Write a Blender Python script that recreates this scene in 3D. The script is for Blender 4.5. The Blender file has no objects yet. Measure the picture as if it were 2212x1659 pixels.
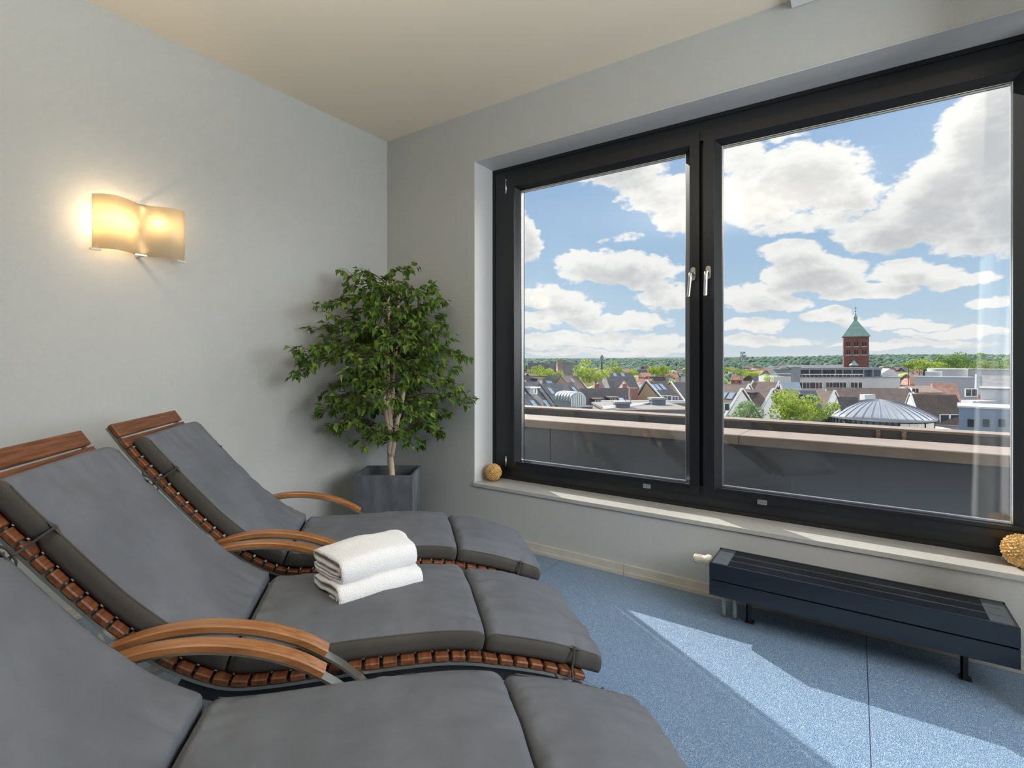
import bpy, bmesh, math, random
from mathutils import Vector, Matrix, noise
random.seed(7)
R = math.radians
PI = math.pi
C = bpy.context.scene.collection
sc = bpy.context.scene

# ------------------------------------------------------------------ camera
FPX, CX, HY, CH = 1100.0, 1106.0, 781.0, 1.157      # focal length in px of the 2212 frame, centre, horizon row, eye height
YAW = R(34.0)
CAM = Vector((2.903, -2.634, CH))
VD = Vector((-math.sin(YAW), math.cos(YAW), 0))     # horizontal view direction
RD = Vector((math.cos(YAW), math.sin(YAW), 0))      # to the right of it
cd = bpy.data.cameras.new('camera')
cam = bpy.data.objects.new('camera', cd); C.objects.link(cam)
cam.location = CAM; cam.rotation_euler = (R(90), 0, YAW)
cd.lens = FPX / 2212 * 36; cd.sensor_width = 36
cd.shift_y = -(829.5 - HY) / 2212
cd.clip_start = 0.05; cd.clip_end = 9000
sc.camera = cam
sc.view_settings.view_transform = 'Standard'
sc.view_settings.look = 'None'
sc.view_settings.gamma = 1.0
sc.view_settings.use_curve_mapping = False
sc.view_settings.exposure = 0.0
sc.cycles.max_bounces = 8; sc.cycles.transparent_max_bounces = 12; sc.cycles.adaptive_threshold = .02
sc.cycles.caustics_reflective = False; sc.cycles.caustics_refractive = False

# ------------------------------------------------------------------ node helpers
def nn(t, typ, **kw):
    n = t.nodes.new(typ)
    for k, v in kw.items():
        if k == 'inp':
            for a, b in v.items(): n.inputs[a].default_value = b
        else: setattr(n, k, v)
    return n
def L(t, a, b): t.links.new(a, b)
def mth(t, op, a, b=None, c=None, clamp=False):
    n = t.nodes.new('ShaderNodeMath'); n.operation = op; n.use_clamp = clamp
    for i, x in enumerate((a, b, c)):
        if x is None: continue
        if isinstance(x, (int, float)): n.inputs[i].default_value = x
        else: t.links.new(x, n.inputs[i])
    return n.outputs[0]
def mixc(t, f, a, b, bl='MIX'):
    n = t.nodes.new('ShaderNodeMix'); n.data_type = 'RGBA'; n.blend_type = bl
    for s, x in ((n.inputs[0], f), (n.inputs[6], a), (n.inputs[7], b)):
        if isinstance(x, (int, float)): s.default_value = x
        elif isinstance(x, (tuple, list)): s.default_value = tuple(x) + ((1,) if len(x) == 3 else ())
        else: t.links.new(x, s)
    return n.outputs[2]
def smooth(t, v, a, b):
    n = t.nodes.new('ShaderNodeMapRange'); n.interpolation_type = 'SMOOTHSTEP'
    t.links.new(v, n.inputs[0]); n.inputs[1].default_value = a; n.inputs[2].default_value = b
    return n.outputs[0]

# ------------------------------------------------------------------ sky: cumulus clouds over a blue sky, all around
def azel(px, py):            # direction of a point of the photo, as azimuth (from the window's far side) and elevation, degrees
    a = math.degrees(math.atan((px - CX) / FPX))
    e = math.degrees(math.atan((HY - py) / FPX * math.cos(R(a))))
    return a, e
CLOUDS = [ # px, py, half width px, half height px, weight
 (1730,385,150,75,1.15),(1640,420,110,70,1.0),(1820,420,90,45,.9),(1600,340,60,45,.7),(1740,480,140,25,.6),
 (1330,365,120,38,1.0),(1430,420,80,45,.9),(1460,470,60,40,.8),(1385,400,60,40,.7),
 (1130,520,40,55,1.0),(1110,480,30,40,.7),
 (1320,575,120,38,1.1),(1250,560,60,20,.7),(1400,590,70,40,.9),(1430,640,60,35,.8),
 (1190,640,80,28,.9),(1240,670,60,28,1.0),(1150,690,60,22,.7),(1340,700,120,22,.8),(1230,735,150,18,.8),(1420,740,90,16,.7),
 (1700,545,70,28,.9),(1740,590,110,38,1.15),(1800,600,60,30,.9),(1640,640,90,30,.9),(1700,650,70,20,.7),
 (1930,490,130,60,1.2),(2010,440,120,80,1.1),(2060,380,140,70,1.1),(2130,300,140,90,1.2),(2170,210,110,90,1.0),(2100,500,110,50,1.0),(2180,440,120,110,1.2),
 (1870,510,60,30,.7),(1960,590,110,26,1.0),(1880,630,110,22,.9),(2060,600,70,24,.8),
 (1780,680,60,16,1.0),(1870,690,90,12,.6),(1620,700,90,18,.8),(1650,735,140,16,.7),(1960,700,110,12,.8),(2060,720,140,14,.8),(2150,660,60,14,.7),(1950,745,180,10,.7),
 (1340,515,60,10,.35),(1300,760,260,8,.6),(1700,300,60,14,.45),
]
w = bpy.data.worlds.new('sky'); sc.world = w; w.use_nodes = True
t = w.node_tree; t.nodes.clear()
geo = nn(t, 'ShaderNodeTexCoord')
sep = nn(t, 'ShaderNodeSeparateXYZ'); L(t, geo.outputs['Generated'], sep.inputs[0])
dx, dy, dz = sep.outputs
lat = mth(t, 'ADD', mth(t, 'MULTIPLY', dx, RD.x), mth(t, 'MULTIPLY', dy, RD.y))
dep = mth(t, 'ADD', mth(t, 'MULTIPLY', dx, VD.x), mth(t, 'MULTIPLY', dy, VD.y))
AZ = mth(t, 'MULTIPLY', mth(t, 'ARCTAN2', lat, dep), 57.2958)
EL = mth(t, 'MULTIPLY', mth(t, 'ARCSINE', dz), 57.2958)
# group: cloud density at (az, el)
g = bpy.data.node_groups.new('cloud_density', 'ShaderNodeTree')
g.interface.new_socket('az', in_out='INPUT', socket_type='NodeSocketFloat')
g.interface.new_socket('el', in_out='INPUT', socket_type='NodeSocketFloat')
g.interface.new_socket('d', in_out='OUTPUT', socket_type='NodeSocketFloat')
gi = g.nodes.new('NodeGroupInput'); go = g.nodes.new('NodeGroupOutput')
cv = nn(g, 'ShaderNodeCombineXYZ'); L(g, gi.outputs[0], cv.inputs[0]); L(g, mth(g, 'MULTIPLY', gi.outputs[1], 1.7), cv.inputs[1])
wn = nn(g, 'ShaderNodeTexNoise', inp={'Scale': .22, 'Detail': 6.0, 'Roughness': .55}); L(g, cv.outputs[0], wn.inputs['Vector'])
fn = nn(g, 'ShaderNodeTexNoise', inp={'Scale': .75, 'Detail': 6.0, 'Roughness': .6}); L(g, cv.outputs[0], fn.inputs['Vector'])
wsep = nn(g, 'ShaderNodeSeparateColor'); L(g, wn.outputs['Color'], wsep.inputs[0])
az2 = mth(g, 'ADD', gi.outputs[0], mth(g, 'MULTIPLY', mth(g, 'SUBTRACT', wsep.outputs[0], .5), 5.0))
el2 = mth(g, 'ADD', gi.outputs[1], mth(g, 'MULTIPLY', mth(g, 'SUBTRACT', wsep.outputs[1], .5), 3.2))
ae = nn(g, 'ShaderNodeCombineXYZ'); L(g, az2, ae.inputs[0]); L(g, el2, ae.inputs[1])
acc = None
for (px, py, hw, hh, wt) in CLOUDS:
    a, e = azel(px, py)
    ra = abs(azel(px + hw, py)[0] - azel(px - hw, py)[0]) / 2 * 1.15
    re = abs(azel(px, py - hh)[1] - azel(px, py + hh)[1]) / 2 * 1.15
    v1 = g.nodes.new('ShaderNodeVectorMath'); v1.operation = 'MULTIPLY_ADD'; L(g, ae.outputs[0], v1.inputs[0])
    v1.inputs[1].default_value = (1 / ra, 1 / re, 0); v1.inputs[2].default_value = (-a / ra, -e / re, 0)
    v2 = g.nodes.new('ShaderNodeVectorMath'); v2.operation = 'DOT_PRODUCT'; L(g, v1.outputs[0], v2.inputs[0]); L(g, v1.outputs[0], v2.inputs[1])
    q = mth(g, 'MULTIPLY_ADD', v2.outputs['Value'], -wt, wt)
    acc = q if acc is None else mth(g, 'MAXIMUM', acc, q)
# other directions of the sky: broken cloud by noise alone
far = mth(g, 'MULTIPLY', smooth(g, mth(g, 'ABSOLUTE', mth(g, 'SUBTRACT', gi.outputs[0], 20.0)), 30.0, 42.0), smooth(g, wn.outputs['Fac'], .42, .62))
acc = mth(g, 'MAXIMUM', acc, far)
d = mth(g, 'ADD', acc, mth(g, 'MULTIPLY', mth(g, 'SUBTRACT', fn.outputs['Fac'], .52), .95))
L(g, d, go.inputs[0])
def dens(a, e):
    n = t.nodes.new('ShaderNodeGroup'); n.node_tree = g
    L(t, a, n.inputs[0]); L(t, e, n.inputs[1]); return n.outputs[0]
d0 = dens(AZ, EL)
d1 = dens(mth(t, 'ADD', AZ, -.5), mth(t, 'ADD', EL, 1.3))
cover = smooth(t, d0, .12, .42)
shade = smooth(t, mth(t, 'ADD', d1, mth(t, 'MULTIPLY', d0, .5)), .45, 1.75)
ccol = mixc(t, shade, (1.08, 1.07, 1.05), (.67, .68, .71))
elf = mth(t, 'DIVIDE', EL, 40.0, clamp=True)
blue = nn(t, 'ShaderNodeValToRGB'); L(t, elf, blue.inputs[0])
cr = blue.color_ramp; cr.elements[0].position = 0; cr.elements[0].color = (.72, .82, .90, 1)
cr.elements[1].position = 1; cr.elements[1].color = (.20, .38, .72, 1)
for p, c in ((.08, (.60, .77, .92, 1)), (.25, (.46, .66, .88, 1)), (.5, (.32, .52, .82, 1))):
    e_ = cr.elements.new(p); e_.color = c
skyc = mixc(t, cover, blue.outputs[0], ccol)
haze = smooth(t, EL, 5.5, -1.0)
skyc = mixc(t, mth(t, 'MULTIPLY', haze, .38), skyc, (.86, .88, .90))
skyc = mixc(t, smooth(t, EL, .0, -3.0), skyc, (.20, .22, .22))
# added glow in the unseen sky to the right, to light the left wall
glow = mth(t, 'MULTIPLY', smooth(t, AZ, 50.0, 80.0), smooth(t, AZ, 126.0, 108.0))
glow = mth(t, 'MULTIPLY', glow, smooth(t, EL, -1.0, 10.0))
skyc = mixc(t, mth(t, 'MULTIPLY', glow, .75), skyc, (1.0, .965, .92))
bg = nn(t, 'ShaderNodeBackground'); L(t, skyc, bg.inputs[0]); L(t, mth(t, 'ADD', 1.0, mth(t, 'MULTIPLY', glow, 6.0)), bg.inputs[1])
wo = nn(t, 'ShaderNodeOutputWorld'); L(t, bg.outputs[0], wo.inputs[0])
w.cycles.sampling_method = 'MANUAL'; w.cycles.sample_map_resolution = 512

# ------------------------------------------------------------------ sun and added fill lights
sd = bpy.data.lights.new('sun', 'SUN'); sd.energy = 9.5; sd.angle = R(.55); sd.color = (1, .955, .88)
sun = bpy.data.objects.new('sun', sd); C.objects.link(sun)
SUN = Vector((.722, -.475, -.489))
sun.rotation_euler = SUN.to_track_quat('-Z', 'Y').to_euler()
def area(name, loc, target, sx, sy, power, col):
    a = bpy.data.lights.new(name, 'AREA'); a.shape = 'RECTANGLE'; a.size = sx; a.size_y = sy; a.energy = power; a.color = col
    o = bpy.data.objects.new(name, a); C.objects.link(o); o.location = loc
    o.rotation_euler = (Vector(target) - Vector(loc)).to_track_quat('-Z', 'Y').to_euler(); return o
area('side_fill_light', (4.62, -1.25, 1.75), (0, -1.35, 1.6), 1.7, 1.4, 74, (.93, .97, 1.0))  # fill lamp added out of view to brighten the left wall
area('ceiling_fill_light', (1.9, -2.95, 1.55), (1.8, -2.6, 3), 1.0, .5, 34, (1, .975, .94)).data.spread = R(120)  # added lamp without a fitting, aimed up to lift the ceiling

# ------------------------------------------------------------------ materials
MATS = {}
def mat(name, col, rough=.6, metal=0.0, var=0.0, scale=8.0, bump=0.0, bscale=60.0, spec=.5, sheen=0.0, stretch=None, col2=None, detail=4.0, coat=0.0):
    if name in MATS: return MATS[name]
    m = bpy.data.materials.new(name); m.use_nodes = True; MATS[name] = m
    t = m.node_tree; b = t.nodes['Principled BSDF']
    b.inputs['Base Color'].default_value = (*col, 1); b.inputs['Roughness'].default_value = rough; b.inputs['Metallic'].default_value = metal
    b.inputs['Specular IOR Level'].default_value = spec
    if sheen: b.inputs['Sheen Weight'].default_value = sheen; b.inputs['Sheen Roughness'].default_value = .5
    if coat: b.inputs['Coat Weight'].default_value = coat; b.inputs['Coat Roughness'].default_value = .15
    tc = nn(t, 'ShaderNodeTexCoord')
    vec = tc.outputs['Object']
    if stretch:
        mp = nn(t, 'ShaderNodeMapping', inp={'Scale': stretch}); L(t, vec, mp.inputs[0]); vec = mp.outputs[0]
    if var or col2:
        n = nn(t, 'ShaderNodeTexNoise', inp={'Scale': scale, 'Detail': detail, 'Roughness': .6}); L(t, vec, n.inputs['Vector'])
        c2 = col2 if col2 else tuple(max(0, c * (1 - var)) for c in col)
        c1 = col if col2 else tuple(c * (1 + var) for c in col)
        L(t, mixc(t, smooth(t, n.outputs['Fac'], .32, .68), c1, c2), b.inputs['Base Color'])
    if bump:
        n2 = nn(t, 'ShaderNodeTexNoise', inp={'Scale': bscale, 'Detail': 3.0}); L(t, vec, n2.inputs['Vector'])
        bp = nn(t, 'ShaderNodeBump', inp={'Strength': 1.0, 'Distance': bump}); L(t, n2.outputs['Fac'], bp.inputs['Height'])
        L(t, bp.outputs[0], b.inputs['Normal'])
    return m
def srgb(r, g_, b_):
    f = lambda c: (c / 255 / 12.92) if c / 255 <= .04045 else ((c / 255 + .055) / 1.055) ** 2.4
    return (f(r), f(g_), f(b_))

def woven(name, col, pitch, dist, rough, diag=False, wr=0.0, var=.04, vs=2.0):
    m = bpy.data.materials.new(name); m.use_nodes = True; MATS[name] = m
    t = m.node_tree; b = t.nodes['Principled BSDF']; b.inputs['Roughness'].default_value = rough; b.inputs['Specular IOR Level'].default_value = .3
    tc = nn(t, 'ShaderNodeTexCoord'); sp = nn(t, 'ShaderNodeSeparateXYZ'); L(t, tc.outputs['Object'], sp.inputs[0])
    k = 2 * PI / pitch
    h1 = mth(t, 'ADD', sp.outputs[0], sp.outputs[1])
    s1 = mth(t, 'SINE', mth(t, 'MULTIPLY', h1, k)); s2 = mth(t, 'SINE', mth(t, 'MULTIPLY', sp.outputs[2], k))
    hh = mth(t, 'MULTIPLY', s1, s2)
    bp = nn(t, 'ShaderNodeBump', inp={'Strength': 1.0, 'Distance': dist}); L(t, hh, bp.inputs['Height'])
    nrm = bp.outputs[0]
    if wr:
        n2 = nn(t, 'ShaderNodeTexNoise', inp={'Scale': 7.0, 'Detail': 4.0}); L(t, tc.outputs['Object'], n2.inputs['Vector'])
        bp2 = nn(t, 'ShaderNodeBump', inp={'Strength': 1.0, 'Distance': wr}); L(t, n2.outputs['Fac'], bp2.inputs['Height']); L(t, nrm, bp2.inputs['Normal']); nrm = bp2.outputs[0]
    L(t, nrm, b.inputs['Normal'])
    n = nn(t, 'ShaderNodeTexNoise', inp={'Scale': vs, 'Detail': 4.0}); L(t, tc.outputs['Object'], n.inputs['Vector'])
    L(t, mixc(t, n.outputs['Fac'], tuple(c * (1 + var) for c in col), tuple(c * (1 - var) for c in col)), b.inputs['Base Color'])
    return m
M_WALL = woven('wallpaper', (.54, .55, .535), .0070, .00036, .6)
M_CEIL = mat('ceiling_paint', (.85, .76, .61), .8)
M_REVEAL = mat('reveal_paint', (.66, .67, .67), .6)
M_SILL = mat('sill_stone', (.50, .485, .45), .28, var=.04, scale=30)
M_SKIRT = mat('skirting', (.60, .57, .50), .45, var=.05, scale=10)
M_FRAME = mat('window_frame_paint', srgb(27, 29, 34), .34, spec=.5)
M_GASKET = mat('gasket', (.01, .01, .012), .6)
M_ALU = mat('brushed_metal', (.66, .66, .64), .28, 1.0)
M_SPACER = mat('spacer_bar', (.80, .82, .85), .25, 1.0)
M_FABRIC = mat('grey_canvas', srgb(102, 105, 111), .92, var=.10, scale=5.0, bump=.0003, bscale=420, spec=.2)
M_BAND = mat('grey_canvas_shaded', srgb(80, 77, 73), .92, var=.10, scale=5.0, bump=.0003, bscale=420, spec=.2)  # side band of the same canvas, its shade put into a darker colour
M_STRAP = mat('strap_cloth', srgb(58, 56, 54), .9)
M_WOOD = mat('teak_slat', srgb(132, 83, 54), .42, col2=srgb(94, 56, 35), scale=5.0, stretch=(22, 1.2, 22), spec=.4, bump=.0002, bscale=8)
M_ARM = mat('teak_arm', srgb(172, 120, 76), .36, col2=srgb(142, 92, 54), scale=5.0, stretch=(1.2, 26, 12), spec=.45, bump=.0002, bscale=8, coat=.15)
M_RAIL = mat('steel_flat_bar', (.42, .41, .36), .38, .85)
M_STRIP = mat('pale_strip', (.62, .63, .65), .45, .2)
M_TOWEL = mat('terry_cloth', (.86, .86, .87), .95, bump=.003, bscale=260, sheen=.4, spec=.1)
M_ZINC = mat('zinc_planter', srgb(98, 102, 108), .6, .1, var=.28, scale=9.0, stretch=(1, 1, .35), bump=.001, bscale=30)
M_SOIL = mat('soil', (.03, .022, .016), .95, bump=.01, bscale=40)
M_BARK = mat('pale_bark', srgb(205, 186, 160), .7, var=.16, scale=22, stretch=(1, 1, .4), bump=.003, bscale=40)
M_TWIG = mat('dark_twig', srgb(78, 60, 45), .7)
M_RATTAN = mat('dried_husk', srgb(206, 166, 104), .65, var=.22, scale=60)
M_RAD = mat('radiator_enamel', srgb(25, 30, 39), .22, spec=.55)
M_RADTOP = mat('radiator_end_plate', srgb(58, 66, 72), .45)
M_IVORY = mat('ivory_plastic', srgb(214, 205, 182), .4)
M_PIPE = mat('white_pipe', srgb(205, 203, 195), .35)
M_BRASS = mat('fitting_metal', (.5, .45, .38), .3, 1.0)
M_BLACK = mat('black_metal', (.018, .018, .02), .4)
M_CURTAIN = mat('white_sheer', (.80, .81, .83), .9)
M_PARTOP = mat('coping_brown_metal', srgb(140, 126, 115), .6, .0, var=.08, scale=9.0, bump=.0008, bscale=90)
M_PANEL = mat('parapet_panel_grey', srgb(78, 81, 87), .45, .0, var=.03, scale=3.0)

def leafmat(name, c1, c2, scale=3.0, trans=.25):
    m = bpy.data.materials.new(name); m.use_nodes = True; MATS[name] = m
    t = m.node_tree; b = t.nodes['Principled BSDF']; b.inputs['Roughness'].default_value = .5 if scale > 2 else .9; b.inputs['Specular IOR Level'].default_value = .35 if scale > 2 else .05
    tc = nn(t, 'ShaderNodeTexCoord'); n = nn(t, 'ShaderNodeTexNoise', inp={'Scale': scale, 'Detail': 3.0}); L(t, tc.outputs['Object'], n.inputs['Vector'])
    c = mixc(t, smooth(t, n.outputs['Fac'], .35, .65), c1, c2)
    L(t, c, b.inputs['Base Color'])
    tr = nn(t, 'ShaderNodeBsdfTranslucent'); L(t, c, tr.inputs[0])
    mx = nn(t, 'ShaderNodeMixShader', inp={0: trans}); L(t, b.outputs[0], mx.inputs[1]); L(t, tr.outputs[0], mx.inputs[2])
    L(t, mx.outputs[0], t.nodes['Material Output'].inputs[0]); return m
M_LEAF = leafmat('birch_leaf', srgb(108, 136, 50), srgb(66, 98, 38), 14.0, .3)
M_LEAF2 = leafmat('birch_leaf_pale', srgb(146, 168, 76), srgb(98, 130, 58), 14.0, .35)

# floor: blue rubber with a leathery grain and sheet joints
m = bpy.data.materials.new('blue_rubber_floor'); m.use_nodes = True; M_FLOOR = m
t = m.node_tree; b = t.nodes['Principled BSDF']
tc = nn(t, 'ShaderNodeTexCoord')
vo = nn(t, 'ShaderNodeTexVoronoi', feature='DISTANCE_TO_EDGE', inp={'Scale': 230.0}); L(t, tc.outputs['Object'], vo.inputs['Vector'])
vein = smooth(t, vo.outputs['Distance'], .16, .04)
ns = nn(t, 'ShaderNodeTexNoise', inp={'Scale': 1.3, 'Detail': 5.0}); L(t, tc.outputs['Object'], ns.inputs['Vector'])
basec = mixc(t, ns.outputs['Fac'], srgb(78, 116, 158), srgb(68, 105, 148))
colr = mixc(t, vein, basec, srgb(160, 179, 196))
sp = nn(t, 'ShaderNodeSeparateXYZ'); L(t, tc.outputs['Object'], sp.inputs[0])
fr = mth(t, 'ABSOLUTE', mth(t, 'SUBTRACT', mth(t, 'FRACT', mth(t, 'DIVIDE', mth(t, 'ADD', sp.outputs[0], -1.48 + .73 + 14.6), 1.46)), .5))
joint = mth(t, 'LESS_THAN', fr, .0010)
colr = mixc(t, joint, colr, (.03, .05, .08))
L(t, colr, b.inputs['Base Color']); b.inputs['Roughness'].default_value = .30; b.inputs['Specular IOR Level'].default_value = .6
bp = nn(t, 'ShaderNodeBump', inp={'Strength': .8, 'Distance': .0006}); bp.invert = True; L(t, vein, bp.inputs['Height']); L(t, bp.outputs[0], b.inputs['Normal'])

# clear glass
m = bpy.data.materials.new('clear_glass'); m.use_nodes = True; M_GLASS = m
t = m.node_tree; t.nodes.clear()
gm = nn(t, 'ShaderNodeNewGeometry')
ior = mth(t, 'ADD', 1.52, mth(t, 'MULTIPLY', gm.outputs['Backfacing'], 1 / 1.52 - 1.52))
fz = nn(t, 'ShaderNodeFresnel'); L(t, ior, fz.inputs[0])
tr = nn(t, 'ShaderNodeBsdfTransparent', inp={0: (.992, .996, .994, 1)}); gl = nn(t, 'ShaderNodeBsdfGlossy', inp={'Roughness': 0.0})
mx = nn(t, 'ShaderNodeMixShader'); L(t, fz.outputs[0], mx.inputs[0]); L(t, tr.outputs[0], mx.inputs[1]); L(t, gl.outputs[0], mx.inputs[2])
L(t, mx.outputs[0], nn(t, 'ShaderNodeOutputMaterial').inputs[0])

# lamp shade: frosted glass lit from behind
m = bpy.data.materials.new('frosted_lamp_glass'); m.use_nodes = True; M_SHADE = m
t = m.node_tree; b = t.nodes['Principled BSDF']; b.inputs['Base Color'].default_value = (.86, .78, .62, 1); b.inputs['Roughness'].default_value = .35
tr = nn(t, 'ShaderNodeBsdfTranslucent', inp={0: (1.0, .88, .66, 1)})
mx = nn(t, 'ShaderNodeMixShader', inp={0: .62}); L(t, b.outputs[0], mx.inputs[1]); L(t, tr.outputs[0], mx.inputs[2])
L(t, mx.outputs[0], t.nodes['Material Output'].inputs[0])
m = bpy.data.materials.new('bulb_glow'); m.use_nodes = True; M_BULB = m
m.node_tree.nodes['Principled BSDF'].inputs['Emission Color'].default_value = (1, .72, .38, 1)
m.node_tree.nodes['Principled BSDF'].inputs['Emission Strength'].default_value = 9

# ------------------------------------------------------------------ mesh helpers
def obj(name, bm, m, parent=None, smooth_=False, recalc=True):
    if recalc: bmesh.ops.recalc_face_normals(bm, faces=bm.faces)
    me = bpy.data.meshes.new(name); bm.to_mesh(me); bm.free()
    for mm in (m if isinstance(m, (list, tuple)) else [m]): me.materials.append(mm)
    if smooth_: me.polygons.foreach_set('use_smooth', [True] * len(me.polygons))
    o = bpy.data.objects.new(name, me); C.objects.link(o)
    if parent: o.parent = parent
    return o
def thing(name, label, cat, loc=(0, 0, 0), rotz=0, group=None, kind=None):
    o = bpy.data.objects.new(name, None); C.objects.link(o); o.empty_display_size = .1
    o.location = loc; o.rotation_euler = (0, 0, rotz); tag(o, label, cat, group, kind); return o
def tag(o, label, cat, group=None, kind=None):
    o['label'] = label; o['category'] = cat
    if group: o['group'] = group
    if kind: o['kind'] = kind
    return o
def struct(name, bm, m, label=None, **k):
    o = obj(name, bm, m, **k); o['kind'] = 'structure'
    if label: o['label'] = label
    return o
def NB(): return bmesh.new()
def box(bm, lo, hi, bev=0.0, mi=0):
    M = Matrix.Translation([(a + b_) / 2 for a, b_ in zip(lo, hi)]) @ Matrix.Diagonal([*(max(1e-5, b_ - a) for a, b_ in zip(lo, hi)), 1])
    r_ = bmesh.ops.create_cube(bm, size=1, matrix=M)
    fs = set(f for v in r_['verts'] for f in v.link_faces)
    for f in fs: f.material_index = mi
    if bev:
        es = list(set(e for v in r_['verts'] for e in v.link_edges))
        bmesh.ops.bevel(bm, geom=es, offset=bev, segments=2, affect='EDGES', profile=.6)
def cyl(bm, p0, p1, r0, r1=None, n=16, mi=0):
    p0, p1 = Vector(p0), Vector(p1); r1 = r0 if r1 is None else r1
    q = (p1 - p0).to_track_quat('Z', 'Y').to_matrix().to_4x4()
    M = Matrix.Translation((p0 + p1) / 2) @ q
    r_ = bmesh.ops.create_cone(bm, cap_ends=True, segments=n, radius1=r0, radius2=r1, depth=(p1 - p0).length, matrix=M)
    for f in set(f for v in r_['verts'] for f in v.link_faces): f.material_index = mi
def tube(bm, pts, rad, n=8, mi=0):
    pts = [Vector(p) for p in pts]; rings = []
    for i, p in enumerate(pts):
        a = pts[max(0, i - 1)]; b_ = pts[min(len(pts) - 1, i + 1)]
        q = (b_ - a).to_track_quat('Z', 'Y'); r_ = rad[i] if isinstance(rad, (list, tuple)) else rad
        rings.append([bm.verts.new(p + q @ Vector((math.cos(2 * PI * k / n) * r_, math.sin(2 * PI * k / n) * r_, 0))) for k in range(n)])
    for A, B in zip(rings, rings[1:]):
        for k in range(n):
            f = bm.faces.new((A[k], A[(k + 1) % n], B[(k + 1) % n], B[k])); f.material_index = mi
    for rg, rev in ((rings[0], True), (rings[-1], False)):
        f = bm.faces.new(rg[::-1] if rev else rg); f.material_index = mi
def ring_frame(bm, x0, x1, z0, z1, wd, y0, y1, bev=0.0, wr=None):
    """rectangular frame in the XZ plane; members meet at the corners without overlap"""
    wl, wr_, wt, wb = wd if isinstance(wd, tuple) else (wd, wd, wd, wd)
    O = [(x0, z0), (x1, z0), (x1, z1), (x0, z1)]; I = [(x0 + wl, z0 + wb), (x1 - wr_, z0 + wb), (x1 - wr_, z1 - wt), (x0 + wl, z1 - wt)]
    vs = {}
    for key, pts in (('O', O), ('I', I)):
        for yy in (y0, y1): vs[key, yy] = [bm.verts.new((p[0], yy, p[1])) for p in pts]
    es = []
    for k in range(4):
        j = (k + 1) % 4
        bm.faces.new((vs['O', y0][k], vs['O', y0][j], vs['I', y0][j], vs['I', y0][k]))
        bm.faces.new((vs['O', y1][k], vs['I', y1][k], vs['I', y1][j], vs['O', y1][j]))
        bm.faces.new((vs['O', y0][k], vs['O', y1][k], vs['O', y1][j], vs['O', y0][j]))
        bm.faces.new((vs['I', y0][k], vs['I', y0][j], vs['I', y1][j], vs['I', y1][k]))
def quad(bm, pts, mi=0):
    f = bm.faces.new([bm.verts.new(p) for p in pts]); f.material_index = mi; return f
def lathe(bm, prof, axis_p, axis_d, n=24, mi=0):
    """prof: list of (dist along axis, radius)"""
    P = Vector(axis_p); q = Vector(axis_d).to_track_quat('Z', 'Y'); rings = []
    for a, r_ in prof:
        rings.append([bm.verts.new(P + q @ Vector((math.cos(2 * PI * k / n) * r_, math.sin(2 * PI * k / n) * r_, a))) for k in range(n)])
    for A, B in zip(rings, rings[1:]):
        for k in range(n):
            f = bm.faces.new((A[k], A[(k + 1) % n], B[(k + 1) % n], B[k])); f.material_index = mi
    bm.faces.new(rings[0][::-1]).material_index = mi; bm.faces.new(rings[-1]).material_index = mi
def catmull(pts, step=.01):
    P = [Vector(p) for p in pts]; P = [2 * P[0] - P[1]] + P + [2 * P[-1] - P[-2]]; out = []
    for i in range(1, len(P) - 2):
        n = max(2, int((P[i + 1] - P[i]).length / step))
        for k in range(n):
            s = k / n; a, b_, c, d_ = P[i - 1], P[i], P[i + 1], P[i + 2]
            out.append(.5 * ((2 * b_) + (c - a) * s + (2 * a - 5 * b_ + 4 * c - d_) * s * s + (3 * b_ - a - 3 * c + d_) * s ** 3))
    out.append(P[-2]); return out
class Path:
    def __init__(s, pts):
        s.p = pts; s.l = [0]
        for a, b_ in zip(pts, pts[1:]): s.l.append(s.l[-1] + (b_ - a).length)
        s.len = s.l[-1]
    def at(s, x):
        import bisect
        if x <= 0: d_ = (s.p[1] - s.p[0]).normalized(); return s.p[0] + d_ * x, d_
        if x >= s.len: d_ = (s.p[-1] - s.p[-2]).normalized(); return s.p[-1] + d_ * (x - s.len), d_
        i = min(len(s.p) - 2, bisect.bisect_right(s.l, x) - 1)
        f = (x - s.l[i]) / max(1e-9, s.l[i + 1] - s.l[i])
        a = s.p[max(0, i - 2)]; b_ = s.p[min(len(s.p) - 1, i + 3)]
        return s.p[i].lerp(s.p[i + 1], f), (b_ - a).normalized()
def copy_tree(o, parent=None):
    c = o.copy(); C.objects.link(c)
    if parent: c.parent = parent
    for ch in list(o.children): copy_tree(ch, c)
    return c

# ================================================================== ROOM
RX, RY, RZ = 4.70, -5.30, 2.80       # far right wall, back wall, ceiling
WX0, WX1, WZ0, WZ1 = .826, 3.70, .340, 2.473   # window opening
b = NB(); box(b, (0, RY, -.10), (RX, 0, 0)); struct('floor', b, M_FLOOR, 'blue rubber floor')
b = NB(); box(b, (0, RY, RZ), (RX, 0, RZ + .1)); struct('ceiling', b, M_CEIL, 'cream painted ceiling')
b = NB(); box(b, (-.2, RY, -.1), (0, 0.0, RZ + .1)); struct('wall_left', b, M_WALL, 'pale textured wall with the lamp')
def wall_with_hole(name, label):
    b = NB(); T = .33; X0, X1, Z0, Z1 = -.2, RX + .2, -.1, RZ + .1
    for (a0, a1, c0, c1) in ((X0, WX0, Z0, Z1), (WX1, X1, Z0, Z1), (WX0, WX1, Z0, WZ0), (WX0, WX1, WZ1, Z1)):
        box(b, (a0, 0, c0), (a1, T, c1))
    return struct(name, b, M_WALL, label)
wall_with_hole('wall_window', 'pale textured wall around the window')
b = NB()   # smooth plaster lining of the opening
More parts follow.
